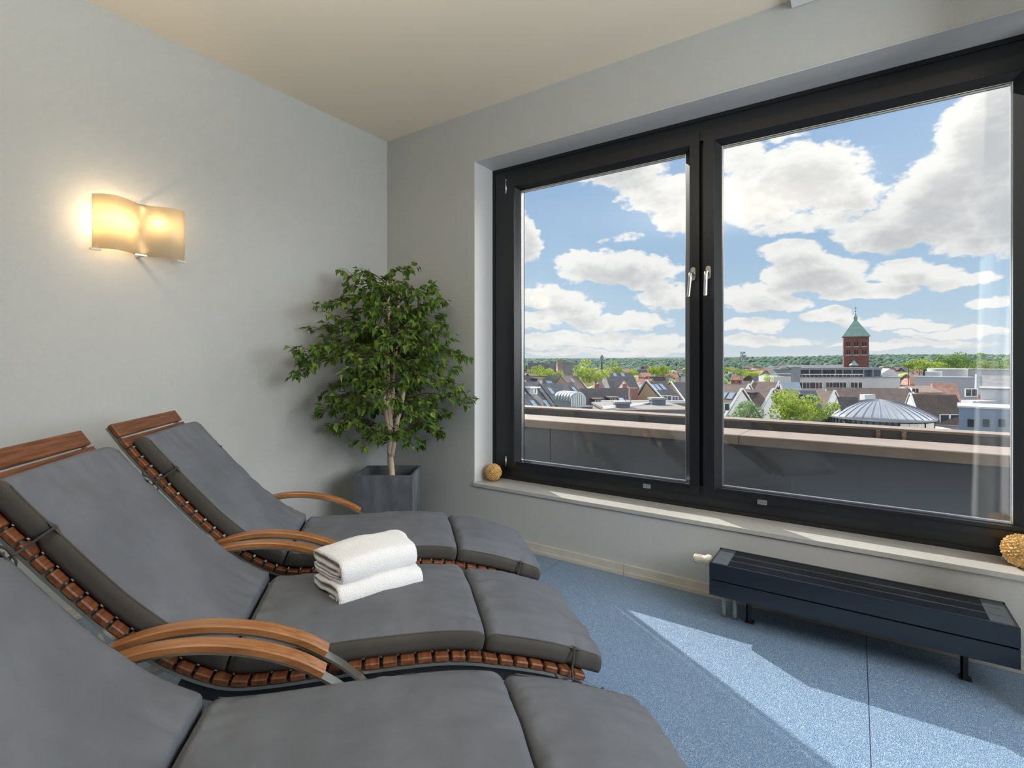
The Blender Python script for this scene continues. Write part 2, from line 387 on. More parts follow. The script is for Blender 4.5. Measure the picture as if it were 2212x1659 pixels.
box(b, (WX0, .002, WZ1 - .004), (WX1, .20, WZ1)); box(b, (WX0, .002, WZ0), (WX0 + .004, .20, WZ1 - .004)); box(b, (WX1 - .004, .002, WZ0), (WX1, .20, WZ1 - .004))
struct('trim_1', b, M_REVEAL, 'plaster reveal of the window')
# unseen right and back walls; the right has an opening added for fill light
M_BACKW = mat('dark_unseen_wall', srgb(120, 104, 90), .6, var=.1, scale=2.0)  # invented dark finish, keeps bounced light off the window wall
def plain_wall(name, axis, pos, a0, a1, h0, h1, z0, z1):
    b = NB()
    for (p, q, u, v) in ((a0, h0, -.1, RZ + .1), (h1, a1, -.1, RZ + .1), (h0, h1, -.1, z0), (h0, h1, z1, RZ + .1)):
        if axis == 'x': box(b, (pos, p, u), (pos + .2, q, v))
        else: box(b, (p, pos - .2, u), (q, pos, v))
    return struct(name, b, M_BACKW)
plain_wall('wall_right', 'x', RX, RY, 0, -2.2, -.3, .9, 2.55)
plain_wall('wall_back', 'y', RY, 0, RX, .9, .9, .75, 2.45)

# window sill board
b = NB(); box(b, (WX0 - .003, -.012, .3415), (WX1 + .003, .204, .3635), .002); struct('sill_1', b, M_SILL, 'pale stone window sill')['kind'] = 'structure'
# skirting: two tiers along the window wall, joint near the middle, and along the left wall
for (x0, x1) in ((0.02, 1.862), (1.864, RX)):
    b = NB(); box(b, (x0, -.012, 0), (x1, 0, .060), .002); box(b, (x0, -.020, 0), (x1, -.012, .022), .002)
    o = struct('baseboard_window' if x0 < 1 else 'baseboard_window_right', b, M_SKIRT)
b = NB(); box(b, (0, RY, 0), (.012, 0, .060), .002); box(b, (.012, RY, 0), (.020, -.02, .022), .002); struct('baseboard_left', b, M_SKIRT)

# ------------------------------------------------------------------ window: fixed frame, two sashes, double glazing
wf = thing('window_1', 'wide dark grey metal window with two tilting sashes', 'window', (0, 0, 0), kind='structure')
FY0 = .205
b = NB(); ring_frame(b, WX0, WX1 - .004, .3637, WZ1 - .004, .125, FY0, FY0 + .09); box(b, (2.166, FY0 + .03, .4887), (2.276, FY0 + .0895, 2.34)); obj('window_frame', b, M_FRAME, wf)
b = NB(); ring_frame(b, WX0 + .001, WX1 - .005, .364, WZ1 - .005, .020, FY0 - .006, FY0 - .0005); obj('frame_edge_strip', b, M_GASKET, wf)
def sash(name, x0, x1, z0, z1, label):
    wl = .085; wq = .080
    gx0, gx1, gz0, gz1 = x0 + wl, x1 - wq, z0 + .052, z1 - .085
    s = NB()
    ring_frame(s, x0, x1, z0, z1, (.055, .050, .060, .030), .194, .2265)
    so = obj(name, s, M_FRAME, wf)
    # bevelled glazing bead between the sash face and the glass
    b = NB(); V = {}
    for key, (a0, a1, c0, c1), yy in (('o', (x0 + .055, x1 - .050, z0 + .030, z1 - .060), .200), ('i', (gx0, gx1, gz0, gz1), .232), ('b', (gx0, gx1, gz0, gz1), .235), ('k', (x0 + .055, x1 - .050, z0 + .030, z1 - .060), .235)):
        V[key] = [b.verts.new((p, yy, q)) for p, q in ((a0, c0), (a1, c0), (a1, c1), (a0, c1))]
    for p, q in (('o', 'i'), ('i', 'b'), ('b', 'k'), ('k', 'o')):
        for k in range(4): b.faces.new((V[p][k], V[p][(k + 1) % 4], V[q][(k + 1) % 4], V[q][k]))
    obj('glazing_bead', b, M_FRAME, so)
    b = NB(); ring_frame(b, gx0 + .0002, gx1 - .0002, gz0 + .0002, gz1 - .0002, .003, .2353, .2373); obj('bright_bead', b, M_SPACER, so)
    b = NB(); ring_frame(b, gx0 + .0005, gx1 - .0005, gz0 + .0005, gz1 - .0005, .0055, .242, .257); obj('spacer_bar', b, M_SPACER, so)
    for ya in (.2375, .2575):
        b = NB(); box(b, (gx0 + .0005, ya, gz0 + .0005), (gx1 - .0005, ya + .004, gz1 - .0005)); obj('glass_pane', b, M_GLASS, so)
    b = NB(); ring_frame(b, gx0 - .030, gx1 + .030, gz0 - .03, gz1 + .03, .030, .262, .282); obj('outer_glazing_frame', b, M_FRAME, so)
    return so
s1 = sash('sash', .955, 2.207, .440, 2.388, ''); s2 = sash('sash', 2.229, 3.517, .440, 2.388, '')
# handles
def handle(parent, x, ztop, lean):
    b = NB(); pts = []
    for k in range(17):
        a = PI * k / 16; pts.append((math.cos(a) * .013, ztop - .017 + math.sin(a) * .014))
    for k in range(17):
        a = PI + PI * k / 16; pts.append((math.cos(a) * .013, ztop - .060 + math.sin(a) * .014))
    f0 = [b.verts.new((x + p[0], .1937, p[1])) for p in pts]; f1 = [b.verts.new((x + p[0], .184, p[1])) for p in pts]
    b.faces.new(f0); b.faces.new(f1[::-1])
    for k in range(len(pts)): b.faces.new((f0[k], f0[(k + 1) % len(pts)], f1[(k + 1) % len(pts)], f1[k]))
    h = obj('handle_plate', b, M_ALU, parent)
    b = NB(); z = ztop - .040; zz_ = z - .118
    pts = [(x, .184, z), (x, .156, z), (x, .141, z - .003), (x, .132, z - .014), (x, .130, z - .03)] + [(x + lean * k / 6, .130, z - .03 - k * .0165) for k in range(1, 7)]
    tube(b, catmull(pts, .004), .0088, 14); obj('handle_lever', b, M_ALU, h, True)
handle(s1, 2.177, 1.668, -.010); handle(s2, 2.256, 1.668, -.0020)
for z0, z1 in ((2.292, 2.382), (.452, .512)):
    b = NB(); cyl(b, (.944, .198, z0), (.944, .198, z1), .0065, n=14); cyl(b, (.944, .198, z1), (.944, .198, z1 + .006), .008, .004, 14); obj('hinge', b, M_ALU, wf, True)
for s, x in ((s1, 1.925), (s2, 2.516)):
    b = NB(); box(b, (x - .022, .176, .441), (x + .022, .1937, .463), .002); cyl(b, (x, .1762, .452), (x, .1745, .452), .007, n=16); obj('sash_lock', b, M_ALU, s)

# curtain and rail at the right end of the window
cu = thing('curtain', 'white curtain gathered beside the right end of the window', 'curtain', (3.62, -.345, 0))
b = NB(); nx, nz = 90, 24; vs = []
for j in range(nz + 1):
    z = .03 + (2.74 - .03) * j / nz; f = (z / 2.74) ** 1.2; x0 = -.235 + .075 * f; row = []
    for i in range(nx + 1):
        s = i / nx; row.append(b.verts.new((x0 + (.50 - x0) * s, .035 * math.sin(s * 34 + .5 * math.sin(z * 2)) + .01 * math.sin(s * 71 + z), z)))
    vs.append(row)
for j in range(nz):
    for i in range(nx): b.faces.new((vs[j][i], vs[j][i + 1], vs[j + 1][i + 1], vs[j + 1][i]))
co = obj('curtain_cloth', b, M_CURTAIN, cu, True); md = co.modifiers.new('thick', 'SOLIDIFY'); md.thickness = .002
cr_ = NB(); box(cr_, (2.662, -.09, 2.762), (RX - .02, -.004, 2.7995), .003)
tag(obj('curtain_rail', cr_, mat('white_paint', (.8, .8, .78), .5)), 'white curtain rail box under the ceiling above the window', 'curtain rail')

# ------------------------------------------------------------------ convector radiator
ra = thing('radiator', 'low dark blue grey convector radiator under the window sill', 'radiator', (2.367, -.28, 0))
RW, RD_, Z0, Z1 = .993, .225, .128, .268
b = NB(); box(b, (0, 0, Z0), (RW, .012, Z0 + .067), .0015); box(b, (0, 0, Z0 + .071), (RW, .012, Z1), .0015); obj('front_panel', b, M_RAD, ra)
b = NB(); box(b, (0, .213, Z0), (RW, .225, Z1), .0015); obj('back_panel', b, M_RAD, ra)
b = NB(); box(b, (0, .0125, Z0), (.008, .2125, Z1 - .003)); box(b, (RW - .008, .0125, Z0), (RW, .2125, Z1 - .003)); box(b, (.008, .0125, Z0 + .003), (RW - .008, .2125, Z0 + .009)); obj('end_panel', b, M_RAD, ra)
for k in range(3):
    y0 = .0145 + k * .0665
    for xa, xb in ((.009, .072), (RW - .072, RW - .009)): b = NB(); box(b, (xa, y0, Z1 - .006), (xb, y0 + .0635, Z1 - .0005), .001); obj('end_cover_plate', b, M_RADTOP, ra)
for k in range(2): b = NB(); box(b, (.009, .0145 + .0645 + k * .0665, Z1 - .004), (RW - .009, .0145 + .0655 + k * .0665, Z1 + .0004)); obj('divider_strip', b, M_RAIL, ra)
b = NB()
for k in range(3):
    y0 = .0145 + k * .0665
    for j in range(11):
        ya = y0 + .001 + j * .0057; box(b, (.073, ya, Z1 - .014), (RW - .073, ya + .0022, Z1 - .001))
o = obj('grille', b, M_RAD, ra)
b = NB(); box(b, (.075, .016, Z0 + .03), (RW - .075, .210, Z0 + .10)); obj('heating_core', b, M_BLACK, ra)
va = NB(); lathe(va, [(0, .011), (.012, .011), (.014, .019), (.022, .026), (.034, .026), (.042, .020), (.052, .0175), (.085, .0185), (.092, .0165), (.094, .010)], (.000, .110, .236), (-1, 0, 0), 26)
v_ = obj('thermostat_knob', va, M_IVORY, ra, True)
b = NB()
for k in range(14):
    a = 2 * PI * k / 14; cyl(b, (-.054, .110 + math.cos(a) * .0178, .236 + math.sin(a) * .0178), (-.086, .110 + math.cos(a) * .0188, .236 + math.sin(a) * .0188), .0012, n=5)
obj('knob_ribs', b, M_IVORY, v_)
b = NB(); cyl(b, (.001, .11, .236), (-.006, .11, .236), .014, n=18); obj('valve_collar', b, M_BRASS, ra)
b = NB(); cyl(b, (RW - .001, .06, .24), (RW + .012, .06, .24), .012, n=14); obj('end_plug', b, M_IVORY, ra)
for x in (.040, .086):
    b = NB(); cyl(b, (x, .105, 0), (x, .105, Z0 - .015), .0085, n=16); p_ = obj('supply_pipe', b, M_PIPE, ra, True)
    b = NB(); cyl(b, (x, .105, Z0 - .026), (x, .105, Z0 + .004), .0125, n=6); obj('pipe_nut', b, M_BRASS, p_)
    b = NB(); cyl(b, (x, .105, 0), (x, .105, .004), .014, n=18); obj('floor_rosette', b, M_BRASS, p_)
for x in (.135, .855):
    b = NB(); box(b, (x, .098, .004), (x + .020, .104, Z0)); box(b, (x, .098, .004), (x + .005, .125, Z0 - .02)); box(b, (x - .006, .094, 0), (x + .030, .130, .005)); box(b, (x + .014, .085, Z0 - .038), (x + .044, .12, Z0 + .002), .002); obj('bracket_foot', b, M_BLACK, ra)

# ================================================================== LOUNGERS
RAIL = [(-1.214, .934), (-1.143, .830), (-1.034, .697), (-.954, .604), (-.894, .540), (-.800, .456), (-.715, .402), (-.640, .372), (-.55, .364), (-.44, .364), (-.33, .366), (-.157, .362), (-.066, .351), (0, .336), (.09, .313), (.176, .286), (.268, .250)]
rail = Path(catmull([(u, 0, z) for u, z in RAIL], .01))
def nrm(d_): return Vector((-d_.z, 0, d_.x))          # upward normal of the profile
def s_at_u(u):
    lo, hi = 0, rail.len
    for _ in range(40):
        m_ = (lo + hi) / 2
        if rail.at(m_)[0].x < u: lo = m_
        else: hi = m_
    return lo
def sweep_rect(bm, path, s0, s1, w0, w1, t0, t1, step=.02):
    n = max(2, int((s1 - s0) / step)); rings = []
    for i in range(n + 1):
        p, d_ = path.at(s0 + (s1 - s0) * i / n); q = nrm(d_)
        rings.append([bm.verts.new(p + q * tt + Vector((0, ww, 0))) for ww, tt in ((w0, t0), (w1, t0), (w1, t1), (w0, t1))])
    for A, B in zip(rings, rings[1:]):
        for k in range(4): bm.faces.new((A[k], A[(k + 1) % 4], B[(k + 1) % 4], B[k]))
    bm.faces.new(rings[0][::-1]); bm.faces.new(rings[-1])
def pad(bm, s0, s1, W, T, band, seed, pin0=.5, pin1=.5, crown=.014, notch=None):
    """one padded section; s along the rail, rounded ends, boxed side band"""
    N = 84; NW = 40; rings = []; base = .0190
    Ln = s1 - s0
    for i in range(N + 1):
        f = i / N
        f = .5 - .5 * math.cos(PI * f) if True else f
        s = s0 + Ln * f
        p, d_ = rail.at(s); q = nrm(d_)
        e0, e1 = (s - s0), (s1 - s)
        rr = .030
        def rnd(e): return 1.0 if e >= rr else math.sqrt(max(0, 1 - ((rr - e) / rr) ** 2))
        k0 = pin0 + (1 - pin0) * rnd(e0); k1 = pin1 + (1 - pin1) * rnd(e1)
        th = T * min(k0, k1)
        inset = .012 * (2 - rnd(e0) - rnd(e1))
        if notch is not None:
            nd = abs(s - s0 - notch); inset += .012 * math.exp(-(nd / .012) ** 2)
        puff = min(1, e0 / .12) * min(1, e1 / .12)
        Wd = W - inset
        ring = []
        def P(wv, tv): return bm.verts.new(p + q * (base + tv) + Vector((0, wv, 0)))
        edge = th - .004
        for j in range(NW + 1):
            x = -1 + 2 * j / NW; x = math.sin(x * PI / 2) * .35 + x * .65
            wv = x * (Wd - .003)
            c_ = (1 - abs(x) ** 2.6)
            h = th + crown * c_ * (.35 + .65 * puff) - .008 * abs(x) ** 14
            # soft creases that run out from the end seams and from the long edges
            fe = math.exp(-e0 / .09) + math.exp(-e1 / .09)
            n1 = noise.noise(Vector((wv * 38 + seed, s * 7, seed)))
            h += .0110 * n1 * min(1.2, fe) * min(1, (min(e0, e1) / .02))
            fs = math.exp(-(1 - abs(x)) / .13)
            n2 = noise.noise(Vector((s * 34 + seed * 3, wv * 6, 2.7)))
            h += .0075 * n2 * fs * min(1, (1 - abs(x)) / .03)
            h += .0065 * noise.noise(Vector((s * 5 + seed, wv * 5, 9.1))) * c_ +   .0040 * noise.noise(Vector((s * 14 + seed, wv * 11, 4.1))) * c_
            ring.append(P(wv, h))
        bul = .004 + .002 * noise.noise(Vector((s * 16, seed, 1)))
        for tv in (.86, .55, .28, .08): ring.append(P(Wd + bul * math.sin(PI * tv), edge * tv))
        for k in range(5): ring.append(P((Wd - .01) * (1 - 2 * k / 4), 0))
        for tv in (.08, .28, .55, .86): ring.append(P(-Wd - bul * math.sin(PI * tv), edge * tv))
        rings.append(ring)
    M_ = len(rings[0])
    for A, B in zip(rings, rings[1:]):
        for k in range(M_):
            f = bm.faces.new((A[k], A[(k + 1) % M_], B[(k + 1) % M_], B[k])); f.smooth = True
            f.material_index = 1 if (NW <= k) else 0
    for rg in (rings[0][::-1], rings[-1]):
        f = bm.faces.new(rg); f.material_index = 0
def piping(par, s0, s1, W, T):
    for sg in (-1, 1):
        for tt in (T - .004,):
            pts = []; bm = NB()
            n = 50
            for i in range(n + 1):
                s = s0 + .03 + (s1 - s0 - .06) * i / n; p, d_ = rail.at(s)
                pts.append(p + nrm(d_) * (.0135 + tt) + Vector((0, sg * (W - .002), 0)))
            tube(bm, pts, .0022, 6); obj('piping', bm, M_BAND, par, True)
SU_TOP, SU_CR, SU_KN, SU_END = s_at_u(-1.166), s_at_u(-.668), s_at_u(-.020), rail.len + .055
def make_lounger():
    root = thing('lounger', '', 'lounger')
    b = NB(); s = 0.0; S = []
    S.append((0.0, .052)); s = .060
    while s < rail.len - .03: S.append((s, .0365)); s += .0445
    for s0, wd in S:
        p, d_ = rail.at(s0 + wd / 2); q = nrm(d_)
        M = Matrix((( d_.x, 0, q.x, p.x + q.x * .0092), (0, 1, 0, 0), (d_.z, 0, q.z, p.z + q.z * .0092), (0, 0, 0, 1)))
        r_ = bmesh.ops.create_cube(b, size=1, matrix=M @ Matrix.Diagonal((wd, .516, .0165, 1)))
        es = list(set(e for v in r_['verts'] for e in v.link_edges))
        bmesh.ops.bevel(b, geom=es, offset=.0028, segments=1, affect='EDGES')
    obj('slats', b, M_WOOD, root)
    for sg in (-1, 1):
        b = NB(); sweep_rect(b, rail, .004, rail.len - .01, sg * .243 - .014, sg * .243 + .014, -.007, .0006); obj('side_rail', b, M_RAIL, root)
        b = NB(); sweep_rect(b, rail, .05, rail.len - .02, sg * .216 - .010, sg * .216 + .010, -.002, .0012); obj('support_strip', b, M_STRIP, root)
        b = NB(); sweep_rect(b, rail, s_at_u(-.74), s_at_u(.20), sg * .236 - .008, sg * .236 + .008, -.044, -.0075); obj('seat_beam', b, M_BLACK, root)
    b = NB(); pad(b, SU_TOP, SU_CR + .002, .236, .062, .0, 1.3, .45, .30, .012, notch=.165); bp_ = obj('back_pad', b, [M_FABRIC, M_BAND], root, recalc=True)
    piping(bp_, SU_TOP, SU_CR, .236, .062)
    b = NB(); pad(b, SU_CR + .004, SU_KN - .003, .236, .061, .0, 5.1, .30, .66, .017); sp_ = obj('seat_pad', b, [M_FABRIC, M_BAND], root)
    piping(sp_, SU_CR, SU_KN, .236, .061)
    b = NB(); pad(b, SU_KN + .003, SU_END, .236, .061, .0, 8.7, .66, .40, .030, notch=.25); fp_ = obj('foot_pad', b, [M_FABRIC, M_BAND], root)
    piping(fp_, SU_KN, SU_END, .236, .061)
    # tie straps near the head and near the foot
    for par, sA in ((bp_, SU_TOP + .165), (fp_, SU_KN + .253)):
        for sg in (-1, 1):
            b = NB(); p, d_ = rail.at(sA); q = nrm(d_)
            Y = Vector((0, sg, 0)); k = [p + q * .075 + Y * .232, p + q * .05 + Y * .250, p + q * .024 + Y * .262, p + q * .010 + Y * .288, p - q * .012 + Y * .292, p - q * .016 + Y * .262]
            tube(b, catmull(k, .006), .0035, 7)
            k = [p + q * .012 + Y * .289, p + q * .020 - d_ * .02 + Y * .300, p + q * .008 - d_ * .045 + Y * .296, p + q * .018 - d_ * .062 + Y * .292]; tube(b, catmull(k, .006), .0028, 6)
            k = [p + q * .012 + Y * .289, p + q * .016 + d_ * .018 + Y * .302, p - q * .004 + d_ * .030 + Y * .298]; tube(b, catmull(k, .006), .0028, 6)
            obj('tie_strap', b, M_STRAP, par, True)
    # arm rests: bent flat steel, with a curved wooden top, running down into the front leg
    ARM = [(-.885, .516), (-.83, .534), (-.77, .545), (-.70, .5475), (-.63, .540), (-.56, .524), (-.50, .502), (-.455, .480), (-.412, .452)]
    arm = Path(catmull([(u, 0, z) for u, z in ARM], .008))
    STEEL = [(-.935, .545), (-.905, .512), (-.885, .516 - .001)] + ARM[1:] + [(-.36, .412), (-.30, .350), (-.25, .270), (-.215, .16), (-.200, .03), (-.198, .0045)]
    steel = Path(catmull([(u, 0, z) for u, z in STEEL], .008))
    for sg in (-1, 1):
        wc = sg * .278
        b = NB(); n = 60; rings = []
        for i in range(n + 1):
            f = i / n; p, d_ = arm.at(arm.len * f); q = nrm(d_); hw = .0195 * (1 - .22 * max(0, 1 - f / .10))
            rings.append([b.verts.new(p + q * tt + Vector((0, wc + ww, 0))) for ww, tt in ((-hw, -.0165), (hw, -.0165), (hw, -.003), (hw - .003, 0), (-hw + .003, 0), (-hw, -.003))])
        for A, B in zip(rings, rings[1:]):
            for k in range(6): b.faces.new((A[k], A[(k + 1) % 6], B[(k + 1) % 6], B[k]))
        b.faces.new(rings[0][::-1]); b.faces.new(rings[-1]); obj('armrest', b, M_ARM, root)
        b = NB(); sweep_rect(b, steel, 0, steel.len, wc - .016, wc + .016, -.0230, -.0168); obj('front_leg', b, M_RAIL, root)
        RL = [(-.905, .540), (-.84, .40), (-.80, .25), (-.785, .10), (-.782, .005)]
        rl = Path(catmull([(u, 0, z) for u, z in RL], .01))
        b = NB(); sweep_rect(b, rl, 0, rl.len, wc - .017, wc + .017, -.008, 0); obj('rear_leg', b, M_RAIL, root)
    for (u, z) in ((-.782, .004), (-.186, .004), (-.22, .330), (-.80, .43)):
        b = NB(); box(b, (u - .017, -.262, z), (u + .017, .262, z + .008)); obj('cross_bar', b, M_RAIL, root)
    return root
base = make_lounger()
LG = 'teak loungers with grey pads side by side'
LO = [(Vector((1.423, -.905, 0)), 46.8, 'wooden slatted lounger with grey pad, the one beside the zinc planter'),
      (Vector((1.894, -1.351, 0)), 47.9, 'wooden slatted lounger with grey pad carrying the folded white towels'),
      (Vector((2.376, -1.790, 0)), 46.8, 'wooden slatted lounger with grey pad furthest from the planter, in the foreground')]
for i, (p, a, lab) in enumerate(LO):
    o = base if i == 0 else copy_tree(base)
    o.location = p; o.rotation_euler = (0, 0, R(a)); tag(o, lab, 'lounger', LG)

# ------------------------------------------------------------------ folded towels
def towel(name, label, loc, rz, seed, Wh, Ht, Ln, skew=0.0, droop=0.0):
    th = .0105
    lv = [Ht - th * .6 - k * (Ht - th * 1.2) / 5.0 for k in range(6)]
    R_ = Wh
    path = []
    def line(x0, x1, z, n=14):
        for k in range(n + 1): path.append(Vector((x0 + (x1 - x0) * k / n, 0, z)))
    def arc(xc, z0, z1, sg, bulge=1.0, n=10):
        zc = (z0 + z1) / 2; r_ = abs(z1 - z0) / 2
        for k in range(1, n):
            a = PI * k / n; path.append(Vector((xc + sg * math.sin(a) * r_ * bulge, 0, zc + (z0 - zc) * math.cos(a))))
    # outer wrap: bottom layer, round the near side, over the top, then folds inward
    line(-R_ * .80, R_ * .72, th * .55)
    arc(R_ * .72, th * .55, Ht - th * .55, 1, .62, 16)
    line(R_ * .72, -R_ * .74, Ht - th * .55)
    z1, z2, z3, z4 = Ht * .66, Ht * .50, Ht * .345, Ht * .22
    arc(-R_ * .74, Ht - th * .55, z1 - Ht * .10, -1, 1.0, 12)
    line(-R_ * .70, R_ * .62, z1 - Ht * .08)
    arc(R_ * .62, z1 - Ht * .08, z3, 1, 1.0)
    line(R_ * .62, -R_ * .80, z3)
    arc(-R_ * .80, z3, z4 - Ht * .02, -1, 1.2)
    line(-R_ * .78, R_ * .66, z4 - Ht * .02)
    P = Path(path); n = 150; m_ = 26; b = NB(); grid = []
    def prof(f):
        p, d_ = P.at(P.len * f); q = Vector((-d_.z, 0, d_.x)); return p, q
    for j in range(m_ + 1):
        y = (j / m_ - .5); rowA, rowB = [], []
        er = min(1, min(j, m_ - j) / 1.4)
        for i in range(n + 1):
            p, q = prof(i / n)
            hh = th / 2 * (.55 + .45 * er) * (1.0 if 1 < i < n - 1 else .5)
            sh = .004 * noise.noise(Vector((i * .05 + seed, 0, 0))) + .003 * noise.noise(Vector((p.x * 20, p.z * 20, seed)))
            yy = y * Ln + (sh if j in (0, m_) else 0) + (.008 * math.sin(p.x * 20 + seed) * (1 if y > 0 else -1) * (abs(y) * 2) ** 4)
            zz_ = .004 * noise.noise(Vector((p.x * 9, yy * 9, seed))) - droop * p.z / Ht * (y + .5) ** 2 * 0
            sq = 1 + .16 * (p.z / Ht) * math.cos(y * PI) * (1 - .5 * (p.x / Wh) ** 2) - .05 - .10 * (p.x / Wh) ** 2 * p.z / Ht
            pp = Vector((p.x + skew * p.z, yy, p.z * sq + max(0, zz_) * p.z / Ht * 3))
            rowA.append(b.verts.new(pp + q * hh)); rowB.append(b.verts.new(pp - q * hh))
        grid.append((rowA, rowB))
    for j in range(m_):
        for i in range(n):
            A, B = grid[j], grid[j + 1]
            b.faces.new((A[0][i], A[0][i + 1], B[0][i + 1], B[0][i])); b.faces.new((A[1][i], B[1][i], B[1][i + 1], A[1][i + 1]))
        b.faces.new((grid[j][0][0], grid[j + 1][0][0], grid[j + 1][1][0], grid[j][1][0])); b.faces.new((grid[j][0][n], grid[j][1][n], grid[j + 1][1][n], grid[j + 1][0][n]))
    for i in range(n):
        for jj, fl in ((0, 1), (m_, 0)):
            A = grid[jj]; b.faces.new((A[0][i], A[1][i], A[1][i + 1], A[0][i + 1]) if fl else (A[0][i], A[0][i + 1], A[1][i + 1], A[1][i]))
    o = obj(name, b, M_TOWEL, None, True); o.location = loc; o.rotation_euler = (0, 0, rz)
    tag(o, label, 'towel', 'folded white towels on the lounger')
    tx = bpy.data.textures.new('pile', 'CLOUDS'); tx.noise_scale = .006
    md = o.modifiers.new('pile', 'DISPLACE'); md.texture = tx; md.strength = .0022; md.mid_level = .5; md.texture_coords = 'LOCAL'
    return o
TA = R(72 - 90)
towel('towel', 'folded white terry towel, lower of the two stacked on the middle lounger', (1.630, -1.545, .4335), TA, 3.0, .102, .067, .285)
towel('towel', 'folded white terry towel lying on top of the other white towel', (1.608, -1.537, .5005), TA + R(3), 9.0, .102, .072, .266, skew=-.12)

# ------------------------------------------------------------------ wall lamp with the wavy glass
la = thing('wall_lamp', 'wall lamp with a wavy frosted glass shade glowing amber', 'lamp', (0, -1.61, 1.79))
LP = [(-.178, .046), (-.150, .088), (-.112, .108), (-.065, .092), (-.010, .056), (.035, .052), (.085, .080), (.135, .102), (.185, .088)]
lp = Path(catmull([(x, y, 0) for y, x in LP], .005))
b = NB(); rows = []
for i in range(61):
    p, d_ = lp.at(lp.len * i / 60); q = Vector((d_.y, -d_.x, 0))
    rows.append([b.verts.new((p + q * o_).to_tuple()[:2] + (z,)) for o_, z in ((-.002, -.122), (.002, -.122), (.002, .125), (-.002, .125))])
for A, B in zip(rows, rows[1:]):
    for k in range(4): b.faces.new((A[k], A[(k + 1) % 4], B[(k + 1) % 4], B[k]))
b.faces.new(rows[0][::-1]); b.faces.new(rows[-1]); obj('lamp_shade', b, M_SHADE, la, True)
b = NB(); box(b, (.001, -.06, -.05), (.014, .06, .05), .003); obj('wall_plate', b, M_PIPE, la)
b = NB(); cyl(b, (.014, .0, 0), (.045, .0, 0), .014, n=16); obj('lamp_holder', b, M_PIPE, la)
b = NB(); bmesh.ops.create_uvsphere(b, u_segments=16, v_segments=10, radius=.017, matrix=Matrix.Translation((.046, -.055, .012)) @ Matrix.Diagonal((1, 2.0, 1, 1))); obj('bulb', b, M_BULB, la, True)
for z in (-.122, .125):
    b = NB(); sg = 1 if z > 0 else -1
    box(b, (.002, .004, z + sg * .002 - .002), (.066, .022, z + sg * .002 + .002)); box(b, (.0585, -.018, z - .004), (.0645, .030, z + .004)); obj('chrome_clip', b, M_ALU, la)
for y, z in ((-.172, -.130), (.178, -.130)):
    b = NB(); box(b, (.055, y - .02, z), (.075, y + .02, z + .007)); obj('shade_foot', b, mat('clear_plastic', (.75, .75, .7), .2), la)
pl = bpy.data.lights.new('bulb_light', 'POINT'); pl.energy = 3.0; pl.color = (1, .72, .42); pl.shadow_soft_size = .018
po = bpy.data.objects.new('bulb_light', pl); C.objects.link(po); po.parent = la; po.location = (.058, -.10, .018)

# ------------------------------------------------------------------ planter and artificial tree
PC = Vector((.427, -.372, 0)); PR = YAW
pl2 = bpy.data.lights.new('lamp_fill_light', 'POINT'); pl2.energy = .5; pl2.color = (1, .74, .44); pl2.shadow_soft_size = .02  # point light added without a bulb, brightens the right half of the glass
po2 = bpy.data.objects.new('lamp_fill_light', pl2); C.objects.link(po2); po2.parent = la; po2.location = (.045, .09, .05)
po_ = thing('planter', 'square grey zinc planter standing in the corner', 'planter', PC, PR)
H, a0, wt = .461, .180, .014
b = NB()
for (x0, x1, y0, y1) in ((-a0, a0, -a0 * .86, -a0 * .86 + wt), (-a0, a0, a0 * .86 - wt, a0 * .86), (-a0, -a0 + wt, -a0 * .86 + wt, a0 * .86 - wt), (a0 - wt, a0, -a0 * .86 + wt, a0 * .86 - wt)):
    box(b, (x0, y0, 0), (x1, y1, H), .002)
box(b, (-a0 + wt, -a0 * .86 + wt, .002), (a0 - wt, a0 * .86 - wt, .02)); obj('planter_box', b, M_ZINC, po_)
b = NB(); bmesh.ops.create_grid(b, x_segments=20, y_segments=20, size=.5, matrix=Matrix.Translation((0, 0, .375)) @ Matrix.Diagonal(((a0 - wt) * 2, (a0 * .86 - wt) * 2, 1, 1)))
for v in b.verts: v.co.z += .012 * noise.noise(v.co * 25)
obj('soil', b, M_SOIL, po_)
tr_ = thing('potted_birch', 'bushy artificial birch with pale stems growing from the zinc planter', 'plant', (PC.x, PC.y, .375))
TO = Vector((PC.x, PC.y, .375))
rnd = random.Random(11)
tree_loc = lambda lx, dp, z: Vector((lx * RD.x + dp * VD.x, lx * RD.y + dp * VD.y, z - .375))   # right of / behind the trunk, world height
k327 = 3.27 / FPX
def tpx(px, py, dp=0): D_ = 3.27 + dp; return tree_loc((px - CX) / FPX * D_ + .845, dp, CH - (py - HY) / FPX * D_)
CANES = [
 [tpx(829, 1055), tpx(827, 1010), tpx(824, 975), tpx(826, 930), tpx(822, 880), tpx(818, 800), tpx(820, 700), tpx(820, 605)],
 [tpx(828, 985), tpx(834, 945), tpx(840, 910), tpx(848, 880), tpx(862, 790), tpx(864, 772)],
 [tpx(825, 940, -.01), tpx(816, 900, -.02), tpx(812, 860, -.03), tpx(808, 800, -.04), tpx(795, 752, -.05), tpx(790, 735, -.05)],
 [tpx(826, 900, .02), tpx(830, 850, .03), tpx(832, 800, .03), tpx(840, 730, .04), tpx(843, 660, .04)],
 [tpx(824, 880, .01), tpx(821, 830, -.03), tpx(819, 770, -.05), tpx(818, 740, -.05)],
]
RADI = [.0175, .014, .011, .013, .0095]
b = NB()
